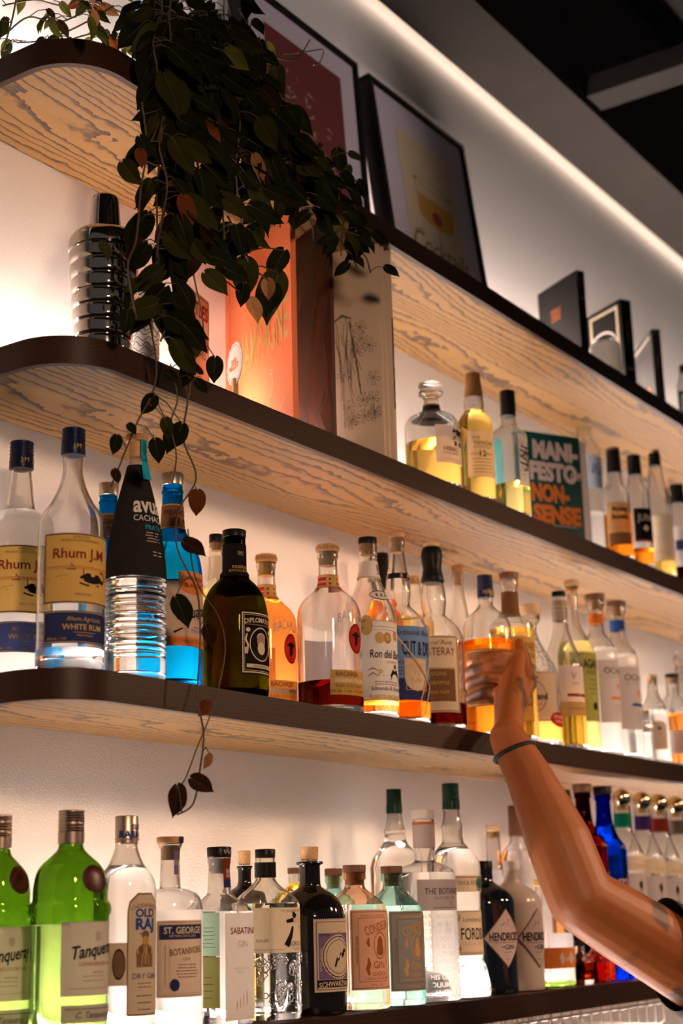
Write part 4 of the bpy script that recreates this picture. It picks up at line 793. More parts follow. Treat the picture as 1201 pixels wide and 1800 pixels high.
# ---- cocktail shaker
def shaker():
    b=Bottle('ribbed polished steel cocktail shaker near the rounded shelf end',2,183,480,63,'F',name='cocktail_shaker',cat='shaker')
    zr=lambda py,hw:(b.z(py),hw*b.k)
    P=[(.001,44*b.k),(.004,46*b.k)]; zb,zt=.006,b.z(445); n=7
    for i in range(n*10+1):
        t=i/(n*10); z=zb+(zt-zb)*t; rr=(47+15.5*t**.8)*b.k; f=(t*n)%1; rr+=-.0030*max(0,math.cos(2*PI*f))**4; P.append((z,rr))
    m=MB(); m.rev(P,M_steel,64); m.build('body',b.root,ang=60)
    d=[zr(444.5,63),zr(440,63.5),zr(432,63),zr(425,61),zr(418,56),zr(413,49),zr(409,38),zr(407,31)]
    m=MB(); m.rev(catmull(d,3),M_steel,64); m.build('dome_lid',b.root,ang=60)
    m=MB(); m.rev([zr(406.8,29.5),zr(400,28.5),zr(380,26.8),zr(360,25.4),zr(352,24.8),zr(349.5,23.8),zr(348,22)],M_steel,48); m.build('top_cap',b.root,ang=60)
shaker()
M_scrawl=P_ink
b=Bottle('white tumbler with black squiggle lines beside the steel shaker',2,254,580,28,1.325,name='printed_tumbler',cat='tumbler'); m=MB()
m.rev([(0,.022),(.002,25*b.k),(b.z(505),28*b.k),(b.z(505),26.5*b.k),(.006,23*b.k)],mat('white_porcelain',(.8,.77,.74),.3),40)
m.build('tumbler_body',b.root); b.prof=[(0,25*b.k,0),(b.z(505),28*b.k,0)]
r=random.Random(2); q=[]
for i in range(15):
    v=.04+i*.064; q.append(('l',[(u/40,v+.028*math.sin(u*.75+i)+r.uniform(-.01,.01),.0009) for u in range(0,41)],P_ink))
b.label(507,650,-30,200,P_white,q,name='squiggle_print',shape='none')
# ---- books and cards: top front corner A of the visible cover, its other top corner B (both seen in the photo), Y of A
def book(label,A,B,Y,shelf,T,mc,items=(),name='book',cat='book',mp=None,side=1,group=None,W=None,rim=.003,spine='A',spine_items=(),round_=0,drop=0):
    pa=at(A[0],A[1],Y); z=pa.z; pb=onz(B[0],B[1],z); a2=Vector((pa.x,pa.y)); b2=Vector((pb.x,pb.y))
    l,r_=(b2,a2) if proj((pb.x,pb.y,z))[0]<proj((pa.x,pa.y,z))[0] else (a2,b2)      # left / right as the camera sees the cover
    if W: 
        if l is b2: l=r_+(l-r_).normalized()*W
        else: r_=l+(r_-l).normalized()*W
    d=r_-l; Wd=d.length; rz=math.atan2(d.y,d.x); H=z-TOP[shelf]; t=thing(name,label,cat,(l.x,l.y,TOP[shelf]),rz,group)
    H-=.0008; z0=.0008
    c=MB(); th=.0022
    c.box((0,0,z0),(Wd,th,z0+H),mc,.0006); c.box((0,T-th,z0),(Wd,T,z0+H),mc,.0006)
    sx=(Wd-.003,Wd) if (spine=='A')==(r_ is a2 or (W and False) or (r_-a2).length<1e-6) else (0,.003)
    c.box((sx[0],th*.5,z0),(sx[1],T-th*.5,z0+H),mc,.0005)
    decorate(c,lambda x,y,o:(x,-o-.0002,z0+H-y),Wd,H,items)
    if spine_items:
        xs=Wd if sx[1]==Wd else 0; sg=1 if sx[1]==Wd else -1
        decorate(c,lambda x,y,o:(xs+sg*(o+.0002),x if sg>0 else T-x,z0+H-y),T,H,spine_items)
    c.build('cover',t,ang=30)
    p=MB(); p.box((.004 if sx[0]==0 else .002,th+.0004,z0+.003),(Wd-.002 if sx[0]==0 else Wd-.004,T-th-.0004,z0+H-.003),mp or mat('book_pages',(.74,.68,.60),.8)); p.build('pages',t,smooth=False)
    return t,Wd,H,rz
M_cblack=mat('black_cloth',(.012,.011,.011),.6,spec=.15); M_corange=mat('orange_cloth',(.80,.20,.07),.55,noise=.05); M_ccream=mat('cream_card',(.62,.50,.38),.7,noise=.06,nscale=12)
M_cteal=mat('teal_cover',(.004,.055,.058),.5,spec=.12); M_cpale=mat('pale_cover',(.78,.72,.62),.5)
book('black hardback with small orange title, left of the two other black books',(1013,474),(945,518),1.268,1,.020,M_cblack,[('t',s_,.45,.28+i*.035,.022,P_orange,{'w':.55,'rot':0}) for i,s_ in enumerate(('HOSPITALITY','AT THE BAR','A MANUAL','OF DRINKS'))],spine='A',spine_items=[('t','N',.5,.1,.05,P_purple),('t','O',.5,.16,.05,P_purple),('r',.2,.28,.8,.30,P_purple)])
book('black book with cream framed title cover behind the ribbed glass',(1090,525),(1031,558),1.262,1,.030,M_cblack,[('f',.05,.035,P_cream),('e',.42,.44,.42,.18,P_white),('e',.42,.44,.39,.155,P_ink),('t','THE NOMAD',.42,.42,.10,P_white,{'w':.62,'bold':.03}),('t','COCKTAIL BOOK',.42,.53,.05,P_white,{'w':.6})],spine_items=[('t','THE NOMAD',.5,.35,.028,P_tan,{'rot':PI/2,'w':2.4}),('r',.2,.74,.8,.76,P_gold)])
book('dark grey book with pale photo on its lower cover, rightmost on the top shelf',(1144,578),(1108,628),1.268,1,.022,mat('grey_cloth',(.035,.033,.032),.6),[('r',.06,.05,.92,.09,P_grey),('e',.35,.72,.18,.16,P_white),('e',.68,.74,.14,.12,P_orange),('e',.5,.84,.2,.1,P_peach),('r',.06,.95,.92,.97,P_grey)],spine_items=[('t','COCKTAILS',.5,.4,.02,P_tan,{'rot':PI/2})])
book('cream cocktail book with red title, upright behind the trailing vines',(368,531),(316,489),1.385,2,.014,M_cpale,[('f',.02,.006,P_ink),('t','BOTTLES',.5,.12,.10,P_red,{'w':.85,'bold':.03}),('t','AND',.5,.225,.05,P_ink,{'bold':.02}),('t','COCKTAILS',.5,.325,.10,P_red,{'w':.9,'bold':.03}),('t','100 RECIPES',.5,.43,.05,P_ink,{'w':.7}),
  ('ring',.33,.66,.13,.07,P_ink,.07),('ring',.66,.66,.13,.07,P_ink,.07),('e',.5,.55,.28,.035,P_ink),('l',[(.3,.55,.003),(.26,.5,.002),(.34,.53,.002)],P_ink),('l',[(.5,.68,.001),(.47,.74,.0015),(.53,.75,.001)],P_ink),('l',[(.36,.8,.001),(.5,.83,.002),(.64,.8,.001)],P_red),('l',[(.75,.7,.001),(.9,.78,.001),(.88,.95,.001)],P_sep),('l',[(.25,.7,.001),(.1,.78,.001),(.12,.95,.001)],P_sep)],spine='B')
tD=book('tall orange hardback with pale gold lettering, glowing from below',(509,366),(392,492),1.236,2,.009,M_corange,[('r',.10,0,.13,1,mat('orange_hinge',(.62,.13,.04),.6)),('t','CHAMPAGNE',.55,.49,.19,P_gold,{'w':.82,'sx':.5,'bold':.01})]+[('ring',.80+.1*math.cos(i),.86+.05*math.sin(i*1.7),.03,.02,P_gold,.1) for i in range(4)]+[('l',[(.80,.97,.0008),(.83,.9,.0008),(.9,.86,.0008)],P_white),('l',[(.62,.92,.0008),(.66,.87,.0008)],P_white),('l',[(.70,.8,.0008),(.74,.74,.0008),(.72,.7,.0008)],P_white),('ring',.72,.69,.02,.012,P_white,.15),('ring',.84,.62,.02,.014,P_gold,.2)],spine='A')
P_dk=mat('umber_card',(.055,.022,.012),.5); P_dkk=mat('umber_print',(.008,.005,.005),.5); P_fl=mat('grey_print',(.14,.11,.10),.7)
tE=book('dark brown menu card with a black figure print beside the orange book',(577,366),(506,424),1.238,2,.006,P_dk,[('l',[(.0,.10,.003),(.98,.02,.003)],P_dkk),('e',.62,.25,.07,.035,P_dkk),('l',[(.60,.27,.02),(.55,.36,.05),(.45,.5,.07),(.42,.65,.05),(.40,.8,.035),(.45,.97,.03)],P_dkk),('l',[(.58,.3,.008),(.72,.38,.016),(.80,.33,.01)],P_dkk),('l',[(.45,.36,.008),(.32,.42,.014),(.30,.48,.008)],P_dkk),
   ('d',.40,.14,.10,.06,P_dkk),('d',.60,.11,.12,.06,P_dkk),('d',.78,.08,.12,.07,P_dkk),('d',.30,.18,.08,.05,P_dkk),('ring',.72,.78,.2,.08,P_dkk,.25),('ring',.78,.66,.14,.06,P_dkk,.3),('l',[(.9,.4,.008),(.82,.55,.014),(.9,.7,.012),(.7,.85,.016),(.85,.97,.012)],P_dkk),('ring',.72,.78,.1,.04,P_dkk,.35)],name='menu_card',cat='menu',W=.16)
fl=[]
r=random.Random(5)
for q in range(15):                       # loose pen drawing of blossoms and stems
    u,v=r.uniform(.60,.92),r.uniform(.40,.84); a0_=r.uniform(0,6)
    for k in range(5):
        a=a0_+k*1.26; cu,cv=u+.045*math.cos(a),v+.020*math.sin(a)
        fl.append(('l',[(u,v,.0004),(cu+.03*math.cos(a+.7),cv+.014*math.sin(a+.7),.0009),(cu+.025*math.cos(a),cv+.012*math.sin(a),.0006),(cu+.03*math.cos(a-.7),cv+.014*math.sin(a-.7),.0009),(u,v,.0004)],P_fl))
for q in range(16):
    u,v=r.uniform(.52,.70),r.uniform(.30,.5); pts=[]
    for k in range(6): pts.append((u,v,.0009)); u+=r.uniform(-.02,.035); v+=r.uniform(.03,.08)
    fl.append(('l',pts,P_fl))
fl+=[('l',[(.52,.36,.003),(.60,.34,.005),(.70,.36,.002)],P_fl)]
for i,(ax,ay,by,T,lb) in enumerate(((664,410,432,.006,'cream menu booklet with grey floral drawing, front of the stack'),(672,414,437,.005,'plain cream booklet, middle of the three leaning menus'),(683,428,450,.008,'cream booklet with dark printed edge, rearmost of the menus'))):
    t,Wd,H,rz=book(lb,(ax,ay),(ax-100,by),1.236,2,T,M_ccream,fl if i==0 else (),name='menu_booklet',cat='menu',W=.17,group=None,spine='B',mp=mat('cream_pages',(.66,.55,.42),.8))
    if i==2:
        m=MB()
        for k in range(34):
            v=.36+.40*k/34; hh=r.uniform(.006,.011); m.box((Wd-.0016,r.uniform(.0015,.003),H*(1-v)),(Wd+.0004,r.uniform(.005,.0075),H*(1-v)+hh),P_dkk)
        m.build('edge_print',t,smooth=False)
tJ=book('teal paperback with bold white and orange lettering among the whiskies',(1018,770),(919,756),1.300,2,.018,M_cteal,[('t','MANI-',.55,.14,.135,P_lilac,{'w':.80,'bold':.06}),('t','FESTO',.50,.315,.135,P_lilac,{'w':.84,'bold':.06}),('t','OF',.90,.33,.06,P_lilac,{'bold':.03}),('t','NON-',.42,.49,.13,P_orange,{'w':.66,'bold':.06}),('t','SENSE',.52,.66,.13,P_orange,{'w':.84,'bold':.06}),('r',.2,.745,.86,.752,P_grey),('e',.56,.92,.10,.05,P_lilac),('l',[(.42,.97,.004),(.55,.93,.006),(.66,.97,.004)],P_lilac),('ring',.58,.91,.06,.03,P_ink,.3)],spine='B',mp=mat('white_pages',(.76,.70,.72),.7))
lp=MB(); lp.box((tJ[1]*.4,.0045,.004),(tJ[1]+.020,.0125,tJ[2]-.006),mat('white_pages',(.76,.70,.72),.7)); lp.build('loose_pages',tJ[0],smooth=False)
# round paper sign on a clip in front of the orange book
pz=at(413,640,1.262); t=thing('paper_sign','round white paper sign on a small clip in front of the orange book','sign',(pz.x,pz.y,TOP[2]),tD[3]); zc=pz.z-TOP[2]; m=MB(); R_=.030
def scal(r,yo,z,n=64,k=14,a=.03):
    return [(r*(1+a*math.cos(k*2*PI*i/n))*math.cos(2*PI*i/n),yo,z+r*1.05*(1+a*math.cos(k*2*PI*i/n))*math.sin(2*PI*i/n)) for i in range(n)]
v1,v2=scal(R_,-.0006,zc),scal(R_,.0006,zc); n=64
m.add(v1+v2,[tuple(range(n)),tuple(n+i for i in range(n))[::-1]]+[(i,(i+1)%n,n+(i+1)%n,n+i)[::-1] for i in range(n)],P_white)
decorate(m,lambda x,y,o:(x-R_,-.0008-o,zc+R_-y),2*R_,2*R_,[('ring',.5,.5,.44,.46,P_orange,.03),('t','BAR',.5,.43,.12,P_orange,{'bold':.03}),('t','MEZZO',.5,.57,.12,P_orange,{'bold':.03})]); m.build('paper_disc',t,ang=30)
m=MB(); m.box((-.004,-.004,0.0),(.004,.004,zc-R_+.008),M_woodcap,.0008); m.box((-.009,-.006,0),(.009,.006,.004),M_woodcap,.0008); m.build('clip_stand',t)
# ---- framed pictures leaning on the wall
def frame(label,TL,TR,BR,items,matm,shelf=1,dep=.034,bw=.013,depfront=.036):
    Yt=YW-depfront-.002; tl,tr=at(*TL,Yt),at(*TR,Yt); X=tr.x; r=ray(*BR); br=CAMP+r*(X/r.x); zt=(tl.z+tr.z)/2
    sl=(br.y-Yt)/(zt-br.z); H0=zt-TOP[shelf]-.001; Yb=Yt+sl*H0; th=math.atan2(Yt-Yb,H0); H=math.hypot(Yt-Yb,H0); W=tr.x-tl.x
    t=thing('picture_frame',label,'framed picture',(tl.x,Yb,TOP[shelf]+.001)); t.rotation_euler=(-th,0,0)
    lift=dep*math.sin(th); t.location.z+=lift
    m=MB()
    for lo,hi in (((0,0,0),(W,dep,bw)),((0,0,H-bw-lift),(W,dep,H-lift)),((0,0,bw),(bw,dep,H-bw-lift)),((W-bw,0,bw),(W,dep,H-bw-lift))): m.box(lo,hi,M_frame,.0008)
    m.build('frame',t); H-=lift
    p=MB(); p.box((bw,.006,bw),(W-bw,.010,H-bw),matm); p.build('mat_board',t,smooth=False)
    a=MB(); decorate(a,lambda x,y,o:(bw+x,.0058-o,H-bw-y),W-2*bw,H-2*bw,items); tag(a.build('print',t),'printed picture inside the pale mat')
    return t
M_frame=mat('black_frame',(.007,.006,.007),.4,spec=.15); M_mat=mat('lilac_mat',(.62,.54,.62),.7); P_art=mat('red_print',(.15,.012,.007),.6); P_artp=mat('pale_print',(.40,.22,.16),.7); P_buff=mat('buff_print',(.66,.53,.34),.7); P_och=mat('ochre_print',(.60,.30,.04),.6); P_che=mat('cherry_print',(.40,.03,.02),.6); P_gr=mat('grey_line',(.18,.15,.13),.7)
r=random.Random(11); art=[('r',.155,.10,.86,.98,P_art)]
for i in range(34):
    u,v=r.uniform(.28,.72),r.uniform(.22,.62); art.append(('l',[(u,v,.001),(u+r.uniform(-.03,.03),v+r.uniform(-.01,.02),.006),(u+r.uniform(-.05,.05),v+r.uniform(.01,.04),.001)],P_artp))
art+=[('d',.68,.58,.08,.05,P_artp),('d',.63,.55,.06,.04,P_artp),('d',.70,.62,.05,.035,P_artp)]
frame('large black-framed red print leaning on the wall behind the plant',(424,-38),(629,103),(650,345),art,M_mat)
ck=[('r',.20,.14,.82,1,P_buff),('ring',.545,.35,.22,.020,P_gr,.12),('l',[(.33,.35,.0015),(.35,.43,.0015),(.44,.52,.0015),(.545,.55,.0015),(.65,.52,.0015),(.74,.43,.0015),(.76,.35,.0015)],P_gr),('shield',.345,.415,.745,.555,P_och),('e',.545,.50,.055,.032,P_che),('l',[(.545,.55,.002),(.545,.61,.002)],P_gr)]
ck+=[('t','Cocktails',.54,.665,.10,P_gr,{'w':.62,'shear':.35}),('l',[(.22,.69,.002),(.27,.62,.003),(.34,.60,.002),(.38,.63,.001)],P_gr)]
frame('black-framed cocktail glass drawing leaning on the wall right of the plant',(648,128),(815,256),(857,500),ck,M_mat)
# ---- ribbed glass and a bottle on the top shelf
b=Bottle('small ribbed clear glass jar in front of the black books',1,1066,640,26,1.262 if False else 'F',name='ribbed_glass',cat='glass',sec=lambda a:1+.03*math.cos(28*a))
b.glass([(606,24,.2),(610,25.5,1),(640,26,1)],G_frost,None,None,seg=168,foot=.003)
b=small('pale bottle with brown cap at the right edge of the top shelf',1,1206,690,15,[(640,9),(656,9)],M_brcap,[(656,8.5),(662,9),(672,13),(680,15)],L_clear,690,cork=False)
# ---- wire rack under the lowest shelf
t=thing('wire_glass_rack','chrome wire rack hanging under the lowest shelf','rack',(0,0,TOP[4]-TH)); m=MB(); w2=MB(); x0,x1=1.75,2.95
for y in (YF+.03,YF+.19):
    m.tube([(x0,y,-.012),(x1,y,-.012)],.0022,M_silver,8)
for i in range(30):
    x=x0+.02+i*.04; w2.tube([(x,YF+.03,-.001),(x,YF+.03,-.045),(x,YF+.04,-.052),(x,YF+.18,-.052),(x,YF+.19,-.045),(x,YF+.19,-.001)],.0016,M_silver,6)
m.build('side_rail',t); w2.build('wire_loop',t)
b_=MB(); b_.box((-.8,.95,.86),(XR,YW-.001,.90),M_walnut); tag(b_.build('back_counter',smooth=False),'dark wooden counter against the wall below the gin shelf','counter')
led(.9005,XE+.03,XR,'light strip on the counter below the gin shelf',YW-.058,YW-.042,.006,M_led)
# ---- trailing plant
M_leaf=[]
def leafm(n,c,t,cb):
    m=paper(n,c,t,noise=.25); M_leaf.append(m)
leafm('leaf_dark',(.009,.011,.005),.12,0); leafm('leaf_olive',(.024,.025,.007),.22,0); leafm('leaf_bronze',(.024,.011,.006),.25,0); leafm('leaf_lime',(.085,.085,.015),.3,0); leafm('leaf_dry',(.26,.13,.05),.3,0); leafm('leaf_rust',(.12,.032,.010),.3,0)
M_vein=paper('leaf_vein',(.06,.06,.02),.2)
M_stem=mat('vine_stem',(.055,.035,.014),.6); M_stemg=mat('vine_green',(.07,.07,.02),.6)
def leaf(mb,p,d,nrm,L,m,curl=.25,wid=.33):
    """heart-shaped leaf: p base, d tip direction, nrm face normal"""
    d=Vector(d).normalized(); n=Vector(nrm); n=(n-d*n.dot(d)); n=n.normalized() if n.length>1e-3 else d.orthogonal().normalized(); s=d.cross(n); p=Vector(p)
    ts=[-.07,-.035,.03,.13,.27,.43,.60,.76,.89,1.0]; ws=[.08,.17,.26,.335,.37,.365,.315,.215,.085,.0]; xs=[-1,-.5,-.07,.07,.5,1]; vs=[]
    for t,w_ in zip(ts,ws):
        for x in xs:
            w2=w_*wid/.36
            if t<0: off=(abs(x)*.5+.25)*w2*1.35; X=math.copysign(off,x) if abs(x)>.1 else x*.02; tt=t if abs(x)>.3 else .02
            else: X=x*w2; tt=t
            z=.30*abs(X)-curl*tt*tt+.05*math.sin(7*tt+3*x)*abs(x)
            if abs(x)<.1: X=x*.12*max(.15,1-tt); z-=.004
            vs.append(p+d*(tt*L)+s*(X*L)+n*(z*L))
    # leaves hang clear of the shelf edge and of what stands on the shelves
    o_=plant.location; zmin=min(v.z for v in vs)+o_.z; ymax=max(v.y for v in vs)+o_.y; xmax=max(v.x for v in vs)+o_.x
    if zmin<TOP[1]+.002 and ymax>1.206 and xmax>XE-.005: vs=[v-Vector((0,ymax-1.206,0)) for v in vs]
    nx=len(xs)
    fv=[];fm=[]
    for i in range(len(ts)-1):
        for j in range(nx-1):
            (fm if j==2 else fv).append((i*nx+j,i*nx+j+1,(i+1)*nx+j+1,(i+1)*nx+j))
    mb.add(vs,fv,m); mb.add(vs,fm,M_vein)
rp=random.Random(7)
VIEW=lambda P:(CAMP-Vector(P)).normalized()
RIGHT=Vector((R0[0][0],R0[1][0],R0[2][0])); DOWN=Vector((R0[0][1],R0[1][1],R0[2][1]))
plant=thing('trailing_plant','dark-leaved trailing plant spilling over the end of the top shelf','plant',(at(330,150,1.33).x,1.335,TOP[1]))
def local(v): return Vector(v)-plant.location
pm=MB(); pm.rev([(.0005,.045),(.004,.05),(.11,.062),(.115,.064),(.115,.058),(.10,.056)],mat('dark_pot',(.02,.018,.016),.6),32); pm.build('pot',plant)
def pick(wts):
    x=rp.random()*sum(wts)
    for i,w_ in enumerate(wts):
        x-=w_
        if x<0: return M_leaf[i]
    return M_leaf[0]
VINES=[]
def vine(path,Y,rad=.0013,leaves=(),auto=0,wts=(6,3,1,.3,0,0),size=(45,70),green=False,jit=0,name='vine'):
    """path: photo points with depth Y (number or list)"""
    n=len(path); Ys=Y if isinstance(Y,(list,tuple)) else [Y]*n
    P=[at(px,py,Ys[min(i,len(Ys)-1)]) for i,(px,py) in enumerate(path)]
    C=[Vector(q) for q in catmull([tuple(p) for p in P],6)] if n>2 else P
    C=[c+Vector((rp.gauss(0,1),rp.gauss(0,.5),rp.gauss(0,1)))*jit for c in C]
    C=[Vector((c.x,min(c.y,1.2045),c.z)) if c.z<TOP[1]+.003 and c.x>XE-.005 else c for c in C]
    m=MB(); m.tube([local(c) for c in C],rad,M_stemg if green else M_stem,6); v=m.build(name,plant,ang=180)
    lf=MB()
    for (px,py,Yl,L,ang,mi,face) in leaves:
        base=at(px,py,Yl); d=RIGHT*math.sin(math.radians(ang))+DOWN*math.cos(math.radians(ang)); k=(base-CAMP).dot(Vector((R0[0][2],R0[1][2],R0[2][2])))/FPX
        nn=VIEW(base)+RIGHT*face+Vector((0,0,.25)); leaf(lf,local(base),d,nn,L*k,M_leaf[mi],.15)
        j=min(range(len(C)),key=lambda q:(C[q]-base).length); c0=C[j]; mid=(c0+base)/2+Vector((0,0,.006))
        lf.tube([local(c0),local(mid),local(base)],[rad*.8,rad*.7,rad*.6],M_stem,5)
    for i in range(auto):
        c=C[rp.randrange(1,len(C))] if len(C)>2 else C[-1]; L=rp.uniform(*size)*.00068
        side=rp.choice((-1,1)); off=RIGHT*side*rp.uniform(.008,.03)+Vector((0,0,rp.uniform(-.012,.012)))+VIEW(c)*rp.uniform(-.01,.012)
        base=c+off; d=RIGHT*side*rp.uniform(.05,1.1)+DOWN*rp.uniform(.3,1)+VIEW(c)*rp.uniform(-.25,.35)
        nn=VIEW(c)+RIGHT*rp.uniform(-1,1)+Vector((0,0,rp.uniform(-.2,.9)))
        leaf(lf,local(base),d,nn,L,pick(wts),rp.uniform(.05,.4),rp.uniform(.23,.31)); lf.tube([local(c),local((c+base)/2+Vector((0,0,.004))),local(base)],rad*.6,M_stem,5)
    if lf.v: lf.build('leaves',v,ang=80)
    return C
# long runners with single leaves, as photographed
vine([(318,640),(330,700),(322,770),(345,840),(313,900),(312,965),(345,1035),(352,1100),(350,1170),(347,1225),(358,1290),(352,1350),(340,1412),(312,1432)],1.19,.0012,
  [(347,862,1.185,46,-2,5,.1),(322,952,1.185,48,62,2,.8),(362,1100,1.185,40,20,2,.3),(366,1232,1.19,34,-30,5,.4),(335,1368,1.19,48,62,2,.2),(311,1380,1.19,60,-2,2,.7),(368,1325,1.19,30,-15,4,.9),(308,1050,1.19,60,28,0,.5)])
vine([(330,930),(345,1020),(385,1085),(396,1140),(385,1205),(365,1270),(348,1310),(325,1370),(308,1385)],[1.19],.0009)
vine([(262,560),(275,640),(268,690),(240,745),(222,790),(195,855)],1.185,.0012,[(272,695,1.18,42,-35,0,.2),(205,765,1.18,36,-8,0,.4),(272,772,1.18,44,12,0,.2),(300,755,1.185,44,-5,0,.5),(320,745,1.185,50,-22,0,.4),(290,735,1.185,38,10,1,.4),(225,745,1.18,24,40,0,.2),(200,825,1.18,28,20,2,.3)])
vine([(300,640),(312,700),(300,745),(310,800),(303,850)],1.185,.001,[(330,640,1.18,42,-8,0,.4),(290,655,1.18,30,60,0,.3),(345,668,1.18,30,40,0,.2)])
vine([(335,420),(340,480),(352,540),(357,590),(340,640),(332,700)],1.188,.0012,[(378,628,1.183,46,-2,0,.05),(345,600,1.183,40,-20,1,.4)],green=True)
# the thick curtain of leaves over the shelf edge
def curtain(xa,ya,xb,yb,Y,n,wts=(6,3,1,.3,0,0),size=(50,80)):
    path=[(xa,ya)]; k=5
    for i in range(1,k+1):
        t=i/k; path.append((xa+(xb-xa)*t+rp.uniform(-12,12),ya+(yb-ya)*t))
    vine(path,Y,.0013,auto=n,wts=wts,size=size)
DK=(9,1.4,.3,.05,0,0); MID=(6,2.4,.6,.3,.12,.15)
for xa,ya,xb,yb,n in ((275,20,275,150,10),(280,30,276,250,14),(296,20,280,400,18),(300,60,268,530,20),(320,30,300,330,26),(325,60,300,440,20),(345,30,330,430,24),(365,20,350,350,26),(385,30,385,420,26),(405,40,430,460,22),(425,60,420,330,24),(440,80,460,390,22),(455,110,470,330,22),(470,150,500,400,18),(490,190,520,360,18),(515,230,540,370,16),(350,0,370,180,22),(300,0,310,160,20),(400,0,420,200,20),(285,0,295,120,14),(330,-30,340,110,18),(395,-40,400,120,18),(285,320,258,590,10),(300,420,282,600,10)):
    shallow=ya<60
    Y0=1.30 if shallow else 1.205
    Ys=[]; 
    for i in range(6):
        py=ya+(yb-ya)*i/5; edge=397+.647*((xa+(xb-xa)*i/5)-693)
        Ys.append(rp.uniform(1.20,1.27) if py+(yb-ya)/5<edge-45 and py<edge-60 else rp.uniform(1.155,1.19))
    curtain(xa,ya,xb,yb,Ys,n,DK if yb<340 else MID)
for xa,ya,xb,yb,n in ((540,260,560,330,12),(575,285,600,330,8),(560,320,620,470,10),(600,330,590,450,9),(620,350,640,480,6),(530,330,545,420,8)):
    curtain(xa,ya,xb,yb,[1.20,1.195,1.19,1.185,1.18,1.18],n,DK,(34,56))
# hand placed leaves that read clearly in front of the glowing wood and the orange book
vine([(400,380),(420,420),(432,470),(430,520)],1.172,.0015,[(432,455,1.168,72,-2,1,.0),(428,500,1.166,40,-5,0,.2),(490,480,1.168,92,-18,1,-.5),(482,500,1.166,50,-8,0,.2),(500,440,1.168,60,-28,0,-.4),(470,490,1.168,38,5,4,.2),(440,525,1.17,46,22,4,.6),(360,445,1.168,52,70,0,.2),(395,470,1.168,50,62,0,.2),(360,480,1.17,56,50,1,.4),(400,430,1.168,60,-10,0,.4),(455,400,1.168,60,-35,1,.3)],green=True)
vine([(250,180),(258,260),(248,330),(240,420),(225,470),(240,560)],1.172,.0013,[(215,285,1.168,52,38,1,-.4),(245,240,1.168,40,30,0,.2),(245,262,1.168,34,10,5,.3),(290,205,1.168,58,-4,0,.1),(265,258,1.168,44,60,0,.4),(310,320,1.166,60,-5,5,0),(178,425,1.168,36,25,1,.7),(225,545,1.168,44,-8,0,.2)])
vine([(290,120),(300,160),(310,180)],1.16,.0013,[(288,130,1.155,92,25,1,.6),(395,100,1.16,80,-5,0,.3),(480,180,1.165,72,-3,0,.3),(440,140,1.16,60,5,0,.6),(415,285,1.16,60,-55,0,.2),(510,290,1.165,50,-20,0,.1),(470,300,1.165,60,20,2,.5)])
# thin tendrils reaching out to the right in front of the red print
vine([(420,15),(440,50),(470,90),(500,105),(525,100),(545,70)],[1.22],.0012,[(435,8,1.22,30,-15,0,.3),(445,35,1.22,32,40,0,.6),(458,70,1.22,38,-10,0,.5),(470,75,1.22,36,15,3,.8),(455,100,1.22,52,-5,0,.7)],green=True)
vine([(500,95),(545,90),(568,88),(562,110),(552,115)],[1.22],.0010,green=True)
vine([(560,330),(575,290),(592,262),(600,255)],1.20,.001,[(592,262,1.2,44,12,0,.4),(612,290,1.2,34,-20,1,.3)],auto=3,size=(25,40))
# sprays in the lit corner above the rounded end
LIT=(1,3,1.2,2,.5,.4)  # brighter leaf mix, the corner's light put into the leaf colours
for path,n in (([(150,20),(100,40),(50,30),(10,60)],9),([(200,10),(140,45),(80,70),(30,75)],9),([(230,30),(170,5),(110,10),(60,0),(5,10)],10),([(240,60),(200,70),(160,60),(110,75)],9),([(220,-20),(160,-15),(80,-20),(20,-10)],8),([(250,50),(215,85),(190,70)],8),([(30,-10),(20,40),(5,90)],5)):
    vine(path,[1.29,1.31,1.34,1.36,1.37],.0012,auto=n,wts=LIT,size=(26,44),green=rp.random()<.5)
